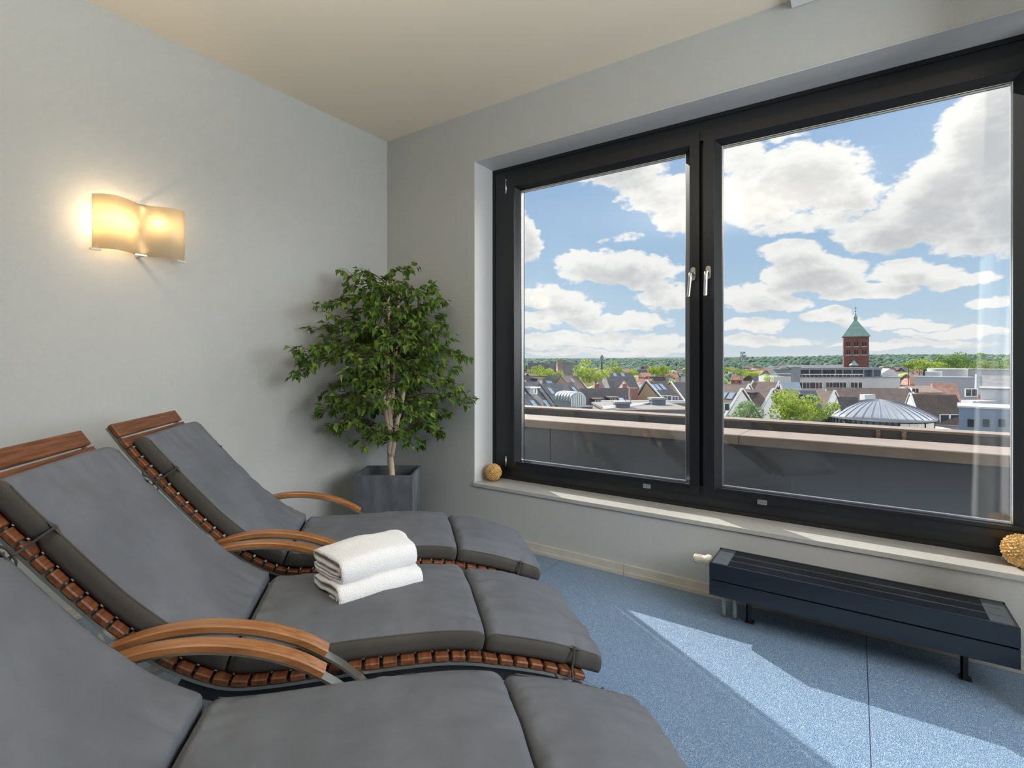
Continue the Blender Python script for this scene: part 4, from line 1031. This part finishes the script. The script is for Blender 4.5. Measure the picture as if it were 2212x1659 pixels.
h = house('town_house', 'dark brown roof between two pale verges', 1627, 1683, 824, 112, -.8, 6, 4.2, W_WHITE, T_BROWN, verge=(0, 1))
h = house('town_house', 'grey metal vaulted roof left of the arched dormers', 1686, 1726, 825, 106, -.3, 5, 3, W_GREY, M_METAL)
h = house('town_house', 'dark slate gable with two white arched dormer windows', 1722, 1762, 843, 86, -.12, 5, 6.0, W_SLATE, W_SLATE)
dormer(h, 1726, 1756, 854, 871, W_SLATE, W_SLATE, 2)
h = house('town_house', 'sunlit brown roof with a pale verge right of the arched dormers', 1750, 1803, 843, 92, -.92, 6.5, 5.6, W_WHITE, T_TAN, verge=(1,))
h = house('town_house', 'dark mottled roof between the brown roof and the dome', 1808, 1852, 857, 80, -.35, 6, 4.5, W_GREY, T_DARK)
h = house('town_house', 'long reddish brown roof below the office building', 1784, 1966, 836.5, 118, -.30, 6, 4.2, W_GREY, T_BROWN, verge=(1,)); chimney(h, 1874, 852, 96, 2.0, 1.6, W_WHITE)
# office building with the penthouse terrace
h = block('office_building', 'white office building with a glazed penthouse terrace below the tower', 1722, 1944, 816, 150, 16, W_WHITE)
for px, k in ((1729, 1), (1745, 3), (1765, 3), (1795, 3), (1817, 3), (1845, 2), (1858, 1)): wwin(h, px, 832.5, 149.9, .95 * k + .3, 2.0, nx_=k)
b = NB(); dd = 153; U = Vector((0, 0, 1))
plate(b, W((sx(1727, dd) + sx(1903, dd)) / 2, dd + 4, zz(817, dd)) - h.O, RD, VD, U, sx(1903, dd) - sx(1727, dd), 8, zz(799, dd) - zz(817, dd)); obj('penthouse', b, mat('penthouse_glass', srgb(78, 92, 104), .15), h.root)
b = NB(); dd = 151; plate(b, W((sx(1724, dd) + sx(1906, dd)) / 2, dd + 5, zz(799, dd)) - h.O, RD, VD, U, sx(1906, dd) - sx(1724, dd), 10, .7); obj('penthouse_roof', b, M_METAL, h.root)
for px in (1728, 1748, 1775, 1804, 1820, 1840, 1865, 1885, 1902):
    b = NB(); plate(b, W(sx(px, 150.6), 150.6, zz(816, 150.6)) - h.O, RD, VD, U, .3, .3, zz(799, 150.6) - zz(816, 150.6)); obj('column', b, M_METAL, h.root)
b = NB(); plate(b, W((sx(1732, 150.3) + sx(1864, 150.3)) / 2, 150.3, zz(809.5, 150.3)) - h.O, RD, VD, U, sx(1864, 150.3) - sx(1732, 150.3), .12, .22)
for k in range(16): plate(b, W(sx(1732 + k * 8.8, 150.3), 150.3, zz(816, 150.3)) - h.O, RD, VD, U, .06, .06, zz(809.5, 150.3) - zz(816, 150.3))
obj('railing', b, F_WHITE, h.root)
h = block('office_wing', 'grey stair block and covered roof terrace at the left of the office building', 1709, 1728, 794, 149, 12, M_METAL)
b = NB(); dd = 149.5; plate(b, W((sx(1686, dd) + sx(1709, dd)) / 2, dd + 5, zz(798, dd)) - h.O, RD, VD, U, sx(1709, dd) - sx(1686, dd), 10, .5); obj('canopy', b, M_METAL, h.root)
b = NB(); plate(b, W((sx(1669, dd) + sx(1709, dd)) / 2, dd + 4, GZ) - h.O, RD, VD, U, sx(1709, dd) - sx(1669, dd), 9, zz(813, dd) - GZ); obj('terrace_base', b, W_WHITE, h.root)
b = NB(); plate(b, W((sx(1669, dd) + sx(1708, dd)) / 2, dd - .4, zz(808, dd)) - h.O, RD, VD, U, sx(1708, dd) - sx(1669, dd), .1, .2); obj('railing', b, F_WHITE, h.root)
b = NB(); P = W(sx(1694, dd), dd + 3, zz(790, dd)) - h.O; plate(b, P, (RD + U * .7).normalized(), VD, (U - RD * .7).normalized(), 2.6, 1.6, .15); obj('solar_panel', b, T_DARK, h.root)
h = house('church_nave', 'long pale church roof left of the tower', 1700, 1822, 788.5, 182, 0, 8, 4, W_BRICK, T_GREY)
h = house('office_gable', 'white gabled end at the right of the office building', 1908, 1942, 797, 158, 0, 1.2, 1.5, W_WHITE, T_GREY)
G_ = NB(); P = [W(sx(px, 154), 154, zz(py, 154)) for px, py in ((1906, 816), (1906, 806), (1922, 796), (1940, 808), (1940, 816))]; Q = [p + VD * 8 for p in P]
O_ = W(sx(1922, 154), 154, zz(816, 154)); a_ = [G_.verts.new(p - O_) for p in P]; c_ = [G_.verts.new(p - O_) for p in Q]; G_.faces.new(a_); G_.faces.new(c_[::-1])
for k in range(5): G_.faces.new((a_[k], a_[(k + 1) % 5], c_[(k + 1) % 5], c_[k]))
bpy.data.objects.remove(h.root.children[0]); bpy.data.objects.remove(h.root.children[0]); bpy.data.objects.remove(h.root)
o = obj('roof_pavilion', G_, W_WHITE); o.location = O_; tag(o, 'pale gable shaped roof pavilion at the right end of the office roof', 'building')
# church tower
M_TB = mat('tower_brick', srgb(122, 80, 75), .85, var=.22, scale=.9, detail=6); M_COP = mat('green_copper', srgb(136, 170, 160), .6, var=.10, scale=.8)
dd = 175; cx_ = sx(1848, dd); tw = thing('church_tower', 'square brick church tower with a green copper spire', 'tower', W(cx_, dd, GZ), YAW - R(31))
hw = 3.55; zt = zz(728, dd) - GZ
b = NB(); box(b, (-hw, -hw, 0), (hw, hw, zt)); obj('tower_body', b, M_TB, tw)
for z, g_ in ((zz(768, dd) - GZ, .18), (zz(728.5, dd) - GZ, .28), (zz(800, dd) - GZ, .2)):
    b = NB(); box(b, (-hw - g_, -hw - g_, z), (hw + g_, hw + g_, z + .35)); obj('string_course', b, mat('tower_stone', srgb(150, 140, 130), .8), tw)
za = zz(694, dd) - GZ; b = NB(); v0 = [b.verts.new((sx_ * (hw + .45), sy_ * (hw + .45), zt + .1)) for sx_, sy_ in ((-1, -1), (1, -1), (1, 1), (-1, 1))]; v1 = [b.verts.new((sx_ * .62, sy_ * .62, za)) for sx_, sy_ in ((-1, -1), (1, -1), (1, 1), (-1, 1))]
b.faces.new(v0[::-1]); b.faces.new(v1)
for k in range(4): b.faces.new((v0[k], v0[(k + 1) % 4], v1[(k + 1) % 4], v1[k]))
obj('copper_roof', b, M_COP, tw)
b = NB(); z2 = zz(674, dd) - GZ; lathe(b, [(0, .62), (1.1, .62), (1.2, .78), (1.5, .72), (2.2, .34), (z2 - za, .05)], (0, 0, za), (0, 0, 1), 8); obj('spire', b, M_COP, tw)
b = NB(); z3 = zz(661, dd) - GZ; cyl(b, (0, 0, z2 - .2), (0, 0, z3), .05, n=8); box(b, (-.38, -.04, z3 - .85), (.38, .04, z3 - .72)); cyl(b, (0, 0, z2), (0, 0, z2 + .3), .16, n=10); obj('cross', b, M_BLACK, tw)
M_VOID = mat('dark_opening', (.02, .02, .025), .8)
for ax, nm in ((0, 'L'), (1, 'R')):
    def slot(u, z, w_, h_):
        b = NB()
        if ax == 0: box(b, (-hw - .04, u - w_ / 2, z), (-hw + .1, u + w_ / 2, z + h_))
        else: box(b, (u - w_ / 2, -hw - .04, z), (u + w_ / 2, -hw + .1, z + h_))
        obj('belfry_opening', b, M_VOID, tw)
    def ledge(u, z, w_):
        b = NB()
        if ax == 0: box(b, (-hw - .22, u - w_ / 2, z - .15), (-hw - .0, u + w_ / 2, z))
        else: box(b, (u - w_ / 2, -hw - .22, z - .15), (u + w_ / 2, -hw - .0, z))
        obj('stone_ledge', b, F_WHITE, tw)
    if ax == 0:
        for u in (-.35, .35): slot(u, zz(749, dd) - GZ, .45, 1.3)
        ledge(0, zz(749, dd) - GZ, 1.5); slot(0, zz(766, dd) - GZ, .7, 1.1)
    else:
        for u in (-2.2, 0, 2.2):
            for q in (-.35, .35): slot(u + q, zz(749, dd) - GZ, .42, 1.5); slot(u + q, zz(767, dd) - GZ, .42, 1.6)
            ledge(u, zz(749, dd) - GZ, 1.6); ledge(u, zz(767, dd) - GZ, 1.6)
b = NB(); cyl(b, (-hw * .2, -hw - 1.0, 0), (-hw * .2, -hw - 1.0, zz(789, dd) - GZ), 1.15, n=14); obj('stair_turret', b, M_TB, tw)
b = NB(); cyl(b, (-hw * .2, -hw - 1.0, zz(789, dd) - GZ), (-hw * .2, -hw - 1.0, zz(778, dd) - GZ), 1.45, .02, 14); obj('turret_roof', b, M_COP, tw)
# dome
dd = 78; Dc = W(sx(1897, dd), dd, GZ); Rr = (sx(2015, dd) - sx(1793, dd)) / 2 * .90; zr = zz(897, dd) - GZ; zap = zz(863, dd) - GZ
dm = thing('dome', 'shallow standing seam metal dome with a ring of windows', 'dome', Dc)
def dprof(f): return (Rr * f, zap - (zap - zr) * f ** 1.9)
b = NB(); lathe(b, [(zr - .35, Rr * .985)] + [(dprof(1 - k / 14)[1], max(.02, dprof(1 - k / 14)[0])) for k in range(15)], (0, 0, 0), (0, 0, 1), 72); obj('dome_roof', b, mat('dome_metal', srgb(168, 171, 178), .42, .25, var=.04, scale=.6), dm, True)
for k in range(40):
    a = 2 * PI * k / 40; b = NB(); tube(b, [Vector((math.cos(a) * dprof(f)[0], math.sin(a) * dprof(f)[0], dprof(f)[1] + .04)) for f in (.06, .2, .35, .5, .65, .8, .92, 1.0)], .045, 4); obj('standing_seam', b, mat('seam_metal', srgb(112, 120, 130), .6), dm)
b = NB(); cyl(b, (0, 0, zr - 2.3), (0, 0, zr - .3), Rr * .93, n=72); obj('window_ring', b, mat('dome_glass', srgb(88, 104, 108), .12), dm)
for k in range(56):
    a = 2 * PI * k / 56; b = NB(); cyl(b, (math.cos(a) * Rr * .94, math.sin(a) * Rr * .94, zr - 2.3), (math.cos(a) * Rr * .94, math.sin(a) * Rr * .94, zr - .3), .09, n=6); obj('mullion', b, M_BLACK, dm)
for k, a in enumerate((4.55, 4.72, 4.89, 5.10, 5.25)):
    a += YAW - R(0); p = Vector((math.cos(a), math.sin(a), 0)); b = NB(); plate(b, p * Rr * .955 + Vector((0, 0, zr - 1.25)), Vector((-p.y, p.x, 0)), Vector((0, 0, 1)), p, 1.1, 1.5, .05); obj('blind', b, mat('cream_blind', srgb(226, 220, 200), .7), dm)
b = NB(); cyl(b, (0, 0, 0), (0, 0, zr - 2.3), Rr * 1.0, n=48); obj('drum', b, W_WHITE, dm)
b = NB(); pr = []
for k in range(60):
    a = 2 * PI * k / 60; pr.append(k)
o_ = [[b.verts.new((math.cos(2 * PI * k / 60) * r_, math.sin(2 * PI * k / 60) * r_, z)) for k in range(60)] for r_, z in ((Rr * 1.02, zr - 2.6), (Rr * 1.30, zr - 2.2), (Rr * 1.30, zr - 1.75), (Rr * 1.22, zr - 1.75), (Rr * 1.02, zr - 2.35))]
for i in range(5):
    A, B = o_[i], o_[(i + 1) % 5]
    for k in range(60): b.faces.new((A[k], A[(k + 1) % 60], B[(k + 1) % 60], B[k]))
obj('outer_canopy', b, F_WHITE, dm)
# right of the dome
h = house('town_house', 'ribbed brown tile roof right of the dome', 1966, 2066, 850.5, 92, -.42, 5.5, 4.6, W_WHITE, mat('ribbed_tile', srgb(150, 134, 120), .8, var=.2, scale=3.0, stretch=(1, 1, 1)), verge=(0,))
for px in (2040, 2062): wwin(h, px, 909, 86, 1.6, 2.2, nx_=1, frame=F_WHITE)
b = NB()
for k in range(34):
    p = h.A.lerp(h.B, (k + .5) / 34) - h.O; q = p + h.down * 7.4; tube(b, [p + h.rn * .05, q + h.rn * .05], .07, 4)
obj('tile_ribs', b, T_BROWN, h.root)
h = house('town_house', 'orange red tiled roof with dark holes in the distance', 2012, 2063, 827, 124, -.45, 5, 4.0, W_BRICK, T_RED, hip=(0, 0)); 
h = block('glasshouse', 'long building with a pale glass roof behind the orange roof', 1976, 2104, 815, 140, 8, mat('glass_wall', srgb(190, 200, 208), .3), 'building', top=mat('glass_roof', srgb(178, 196, 214), .15, .3), face=True)
h = house('town_house', 'flat brown roof with a white dormer front right of the long roof', 1950, 2006, 833, 116, .0, 4, 1.2, W_WHITE, T_TAN); wwin(h, 1977, 844, 111.9, 1.6, 1.2)
for (a, c_, p0, dd, lab) in ((2014, 2043, 804.5, 150, 'small low white round building'), (2041, 2110, 799, 156, 'large white rounded hall with smooth walls')):
    r_ = (sx(c_, dd) - sx(a, dd)) / 2; P = W((sx(a, dd) + sx(c_, dd)) / 2, dd + r_, GZ); rt = thing('round_hall', lab + ' on the right', 'building', P)
    b = NB(); cyl(b, (0, 0, 0), (0, 0, zz(p0, dd) - GZ), r_, n=40); obj('wall', b, W_WHITE, rt, False)
    b = NB(); cyl(b, (0, 0, zz(p0, dd) - GZ), (0, 0, zz(p0, dd) - GZ + .3), r_ * 1.02, n=40); obj('roof_rim', b, F_WHITE, rt)
h = block('hall', 'long white hall roof reaching to the right window edge', 2085, 2260, 799, 160, 14, W_WHITE, face=True)
h = house('town_house', 'big grey gable roof with a white verge and red brick wall on the right', 2108, 2250, 810.5, 104, -.75, 6, 3.4, W_BRICK, T_GREY, verge=(0,)); wwin(h, 2098, 848, 100.2, 2.6, 1.6, nx_=2)
wwin(h, 2098, 848, 98, 2.4, 1.5)
h = block('white_building', 'plain white building with stepped roofs at the right edge', 2118, 2260, 841, 90, 9, W_WHITE, face=True)
b = NB(); dd = 88; plate(b, W((sx(2100, dd) + sx(2260, dd)) / 2, dd + 1, GZ) - h.O, RD, VD, U, sx(2260, dd) - sx(2100, dd), 2.4, zz(866, dd) - GZ); obj('lower_step', b, W_WHITE, h.root)
h = block('blue_grey_building', 'blue grey rendered building with tall windows behind the curtain reflection', 2071, 2260, 880, 74, 7, W_BLUE, top=F_WHITE, face=True)
for px in (2097, 2130, 2164): win(h, ray_plane(px, 914, h.P, h.n), h.e, h.n, .95, 1.35, nx_=1, frame=W_BLUE)

# ---- trees
def leafcloud(b, c_, rx_, rz_, n, s, rn, mi2=.4, lobes=9):
    L_ = [(Vector((rn.gauss(0, .45) * rx_, rn.gauss(0, .45) * rx_, rn.gauss(.05, .40) * rz_)), rn.uniform(.32, .55)) for _ in range(lobes)] + [(Vector((0, 0, 0)), .7)]
    for _ in range(n):
        o_, r_ = rn.choice(L_); d_ = Vector((rn.gauss(0, 1), rn.gauss(0, 1), rn.gauss(0, 1))).normalized()
        p = c_ + o_ + Vector((d_.x * rx_ * r_, d_.y * rx_ * r_, d_.z * rz_ * r_)) * rn.uniform(.75, 1.05)
        t1 = Vector((rn.gauss(0, 1), rn.gauss(0, 1), rn.gauss(0, 1))).normalized(); t2 = t1.orthogonal().normalized(); k = s * rn.uniform(.6, 1.3)
        f = b.faces.new([b.verts.new(p + q) for q in (t1 * k, t2 * k * .7, -t1 * k, -t2 * k * .7)]); f.material_index = 1 if rn.random() < mi2 else 0
LT = leafmat('tree_leaf_yellow', srgb(196, 206, 96), srgb(156, 176, 78), .9, .35); LT2 = leafmat('tree_leaf_dark', srgb(140, 162, 74), srgb(104, 134, 64), .9, .3)
LS = leafmat('tree_leaf_silver', srgb(172, 190, 146), srgb(132, 158, 112), .9, .3); LB = leafmat('tree_leaf_bright', srgb(184, 194, 90), srgb(142, 168, 74), .3, .35); LG_ = leafmat('tree_leaf_green', srgb(126, 152, 96), srgb(94, 126, 84), .2, .25)
def tree(label, px, py, D, rx_, rz_, n, s, mats, seed, group=None, lobes=9, name='tree'):
    rn = random.Random(seed); P = W(sx(px, D), D, GZ); zc = zz(py, D) - GZ
    rt = thing(name, label, 'tree', P, 0, group)
    b = NB(); tube(b, [(0, 0, 0), (0, 0, zc * .5), (.1, 0, zc)], [.3, .22, .10], 7); obj('trunk', b, T_DARK, rt)
    b = NB(); leafcloud(b, Vector((0, 0, zc)), rx_, rz_, n, s, rn, .4, lobes); o = obj('crown', b, mats, rt, recalc=False); o['kind'] = 'stuff'
tree('silvery green tree top just beyond the parapet', 1612, 893, 66, 2.3, 1.6, 3400, .11, [LS, LG_], 3)
tree('yellow green tree, taller crown behind the parapet', 1700, 878, 68, 2.6, 2.3, 4200, .12, [LT, LT2], 4)
tree('yellow green tree, lower bough reaching towards the dome', 1750, 893, 68.5, 2.6, 1.5, 3000, .12, [LT, LT2], 5)
for i, (px, py, D, rx_) in enumerate(((1180, 810, 128, 2.0), (1207, 812, 126, 1.8), (1258, 813, 122, 3.6), (1286, 812, 124, 3.2), (1166, 803, 150, 2.6), (1120, 796, 170, 3.0), (1332, 801, 190, 4.0), (1366, 806, 175, 2.2), (1412, 802, 210, 3.5), (1432, 800, 230, 3.5))):
    tree(['bright round tree behind the small hipped dormer roofs on the left', 'small bright tree left of the brown roof with the pale verge', 'wide bright green tree left of the dark radio mast', 'bright green tree around the foot of the dark radio mast', 'yellow green tree far left above the slate roofs', 'tall green tree cut by the left edge of the window', 'long low bright tree right of the dark radio mast', 'small bright tree at the end of the long dark roof', 'pale green tree above the terracotta hipped roof', 'yellow green tree above the beige gabled house'][i], px, py, D, rx_, rx_ * .62, 900, rx_ * .075, [LB, LT2], 20 + i)
for i, (px, py, D, rx_, rz_, ms) in enumerate(((1985, 788, 230, 5.5, 3.0, [LB, LG_]), (2000, 790, 215, 4.5, 2.0, [LB, LG_]), (2048, 783, 235, 6.0, 4.0, [LG_, LT2]), (2068, 783, 240, 6.0, 4.2, [LG_, LT2]), (2030, 790, 228, 4.0, 2.2, [LB, LT2]), (2096, 784, 245, 4.5, 3.0, [LG_, LG_]), (2128, 791, 220, 4.0, 2.4, [LB, LG_]), (2172, 790, 220, 4.5, 2.6, [LG_, LB]), (1600, 803, 190, 2.6, 1.6, [LB, LG_]), (1560, 800, 200, 3.5, 2.0, [LG_, LB]), (1622, 808, 180, 2.8, .9, [LB, LB]), (1661, 820, 128, 1.3, 1.4, [LB, LB]), (1962, 789, 225, 4, 2.0, [LG_, LB]))):
    tree(['yellow green tree just left of the dark conifer', 'low yellow green tree in front of the dark conifer', 'broad dark green tree above the white round hall, left half', 'broad dark green tree above the white round hall, right half', 'light green tree between the conifer and the broad dark trees', 'dark green tree right of the broad dark trees', 'light green tree above the long white hall', 'green tree at the right edge of the view above the hall', 'yellow green tree at the foot of the floodlight mast', 'green tree left of the floodlight mast', 'low flat yellow green tree right of the floodlight mast', 'small yellow green treetop below the covered roof terrace', 'green tree right of the church tower above the gables'][i], px, py, D, rx_, rz_, 900, rx_ * .07, ms, 50 + i)
b = NB(); rn = random.Random(5)
for k in range(9): cyl(b, (0, 0, 14 + k * 1.25), (0, 0, 16.2 + k * 1.25), 2.6 - k * .27, .15, 9)
cyl(b, (0, 0, 0), (0, 0, 15), .3, n=8); o = obj('conifer', b, mat('conifer_green', srgb(58, 86, 66), .8, var=.3, scale=1.5)); o.location = W(sx(1997, 225), 225, GZ - 1.4); tag(o, 'dark pointed conifer behind the white buildings', 'tree')

# ---- ground, hills, woods, distant town
M_GRND = mat('town_ground', srgb(112, 116, 104), .9, var=.3, scale=.02, detail=8)
def region(px, d):
    a = 'left of the dark radio mast' if px < 1300 else 'right of the dark radio mast' if px < 1490 else 'around the floodlight mast' if px < 1665 else 'left of the church tower' if px < 1850 else 'right of the church tower' if px < 1990 else 'above the white halls'
    return a + (', nearer rows' if d < 270 else ', middle distance' if d < 520 else ', below the hills')
b = NB(); vsr = []
ds = [40, 70, 120, 200, 350, 550, 800, 1100, 1400, 1800, 2200, 2700, 3400, 4200]
def hz(px, d):        # ground height: plain, then a wooded ridge
    u = (px - 1106) / 1100; t_ = max(0, min(1, (d - 900) / 1300)); t_ = t_ * t_ * (3 - 2 * t_)
    top = (776.5 - HY) if px < 1480 else (776 - 8.5 * min(1, (px - 1480) / 450) - HY)
    return GZ + (CH - top / FPX * 2200 * 1.0 - 12 - GZ) * t_
for d in ds:
    vsr.append([b.verts.new(W(sx(px, d), d, hz(px, d) + (5 * noise.noise(Vector((px * .01, d * .002, 0))) if d > 900 else 0))) for px in range(300, 6500, 65)])
for A, B in zip(vsr, vsr[1:]):
    for k in range(len(A) - 1): b.faces.new((A[k], A[k + 1], B[k + 1], B[k]))
o = struct('ground', b, M_GRND, 'town ground and hills', smooth_=True)
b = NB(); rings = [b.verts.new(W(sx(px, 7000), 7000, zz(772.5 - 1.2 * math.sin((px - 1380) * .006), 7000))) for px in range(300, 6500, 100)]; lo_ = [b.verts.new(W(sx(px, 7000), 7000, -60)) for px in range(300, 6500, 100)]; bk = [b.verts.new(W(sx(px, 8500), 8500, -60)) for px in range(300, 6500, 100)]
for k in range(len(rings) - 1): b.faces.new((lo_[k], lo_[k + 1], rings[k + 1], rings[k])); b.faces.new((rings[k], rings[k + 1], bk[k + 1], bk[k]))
struct('hill', b, mat('far_hill_hazed', srgb(222, 230, 236), 1.0), 'faint blue far hill')  # pale tint carries the distance haze in the hill's colour
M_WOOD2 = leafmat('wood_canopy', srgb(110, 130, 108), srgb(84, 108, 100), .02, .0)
b = NB(); rn = random.Random(21)
tm = bmesh.new(); bmesh.ops.create_icosphere(tm, subdivisions=2, radius=1); TV = [v.co.copy() for v in tm.verts]; TF = [[v.index for v in f.verts] for f in tm.faces]; tm.free()
def blob(b, P, r_, rz_, sd_, mi=0):
    vs_ = [b.verts.new(P + Vector((v.x * r_, v.y * r_, v.z * rz_)) * (1 + .28 * noise.noise(v * 2.3 + Vector((sd_, 0, 0))))) for v in TV]
    for f in TF: ff = b.faces.new([vs_[i] for i in f]); ff.smooth = True; ff.material_index = mi
cnt = 0
while cnt < 5200:
    d = rn.uniform(560, 2350); px = rn.uniform(1040, 2330) if cnt < 3600 else rn.uniform(2330, 4600)
    if rn.random() > (d / 2300) ** .9: continue
    dn = noise.noise(Vector((px * .012, d * .004, 3.0)))
    if d < 1150 and dn < .02: continue
    r_ = rn.uniform(4, 8) * (1 + d / 3500); blob(b, W(sx(px, d), d, hz(px, d) + r_ * .55), r_, r_ * .85, rn.uniform(0, 99)); cnt += 1
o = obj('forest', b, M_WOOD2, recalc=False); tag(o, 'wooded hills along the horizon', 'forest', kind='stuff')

# small houses of the distant town: six kinds, each copied many times
WS = [W_WHITE, W_BEIGE, W_GREY, W_BRICK, W_WHITE, W_WHITE]; RS = [T_BROWN, T_DARK, T_SLATE, T_RED, T_TAN, T_GREY]
def mini(i):
    b = NB(); w_, d_, h_, r_ = 5 + i % 3 * 1.6, 4.5, 12 + (i * 37 % 5) * .7, 4 - (i == 5) * 3
    box(b, (-w_, -d_, 0), (w_, d_, h_)); 
    V = [b.verts.new(p) for p in ((-w_ - .3, -d_ - .4, h_ - .3), (w_ + .3, -d_ - .4, h_ - .3), (w_ + .3, d_ + .4, h_ - .3), (-w_ - .3, d_ + .4, h_ - .3), (-w_ - .3, 0, h_ + r_), (w_ + .3, 0, h_ + r_))]
    for f in ((0, 1, 5, 4), (2, 3, 4, 5), (0, 4, 3), (1, 2, 5), (0, 3, 2, 1)): ff = b.faces.new([V[k] for k in f]); ff.material_index = 1
    for k in range(3): 
        for z in (h_ - 2.2, h_ - 5): box(b, (-w_ + 1.2 + k * (w_ * .75), -d_ - .05, z), (-w_ + 2.3 + k * (w_ * .75), -d_ + .05, z + 1.4), mi=2)
    box(b, (w_ * .4, -.5, h_), (w_ * .4 + 1, .5, h_ + r_ + 1), mi=3)
    return obj('distant_house', b, [WS[i], RS[i], G_WIN, W_BRICK], recalc=True)
minis = [mini(i) for i in range(6)]; rn = random.Random(77); used = set(); placed = 0; pts_ = []
tries = 0
while placed < 236 and tries < 9000:
    tries += 1
    d = 125 + 900 * rn.random() ** 1.5; px = rn.uniform(1108, 2200)
    if 1480 < px < 1552 or (1660 < px < 1955 and d < 215) or (px > 1955 and d < 260) or (px < 1300 and d < 150) or d < 135: continue
    c_ = W(sx(px, d), d, 0)
    if rn.random() < .0: continue
    if any((c_ - q).length < 13.5 for q in pts_): continue
    pts_.append(c_); k = rn.randrange(6)
    if k in used: o = minis[k].copy(); C.objects.link(o)
    else: o = minis[k]; used.add(k)
    zb = hz(px, d); drop = max(0, (150 / d)) * 0
    o.location = (c_.x, c_.y, zb - rn.uniform(0, 3.5) - (6 if d < 260 else 0)); o.rotation_euler = (0, 0, YAW + rn.choice([0, .6, -.6, 1.57, .25]) + rn.uniform(-.15, .15))
    lb = ['white house with a brown roof', 'beige house with a dark roof', 'grey house with a slate roof', 'brick house with a red roof', 'white house with a tan roof', 'white house with a flat grey roof'][k] + ' ' + region(px, d); tag(o, lb, 'house', 'distant ' + lb)
    placed += 1
b = NB(); blob(b, Vector((0, 0, 0)), 1, .8, 5.0); t0 = obj('distant_tree', b, leafmat('distant_tree_leaf', srgb(168, 186, 108), srgb(130, 156, 100), .05, .0), recalc=False); first = True; n_ = 0
b = NB(); blob(b, Vector((0, 0, 0)), 1, .8, 25.0); t1_ = obj('distant_tree', b, leafmat('distant_tree_leaf_deep', srgb(126, 152, 108), srgb(100, 130, 98), .05, .0), recalc=False)
tt = {0: t0, 1: t1_}; us = set()
while n_ < 110:
    d = 170 + 800 * rn.random() ** 1.3; px = rn.uniform(1108, 2200)
    if 1480 < px < 1552 or (1660 < px < 1955 and d < 230) or (px > 1955 and d < 270) or (px < 1300 and d < 200): continue
    k = n_ % 2
    if k in us: o = tt[k].copy(); C.objects.link(o)
    else: o = tt[k]; us.add(k)
    r_ = rn.uniform(3.5, 7.5); o.scale = (r_, r_, r_); o.rotation_euler = (0, 0, rn.uniform(0, 6)); o.location = W(sx(px, d), d, hz(px, d) + rn.uniform(5, 11))
    lb = ['pale green tree', 'deep green tree'][k] + ' among houses ' + region(px, d); tag(o, lb, 'tree', 'distant ' + lb); n_ += 1
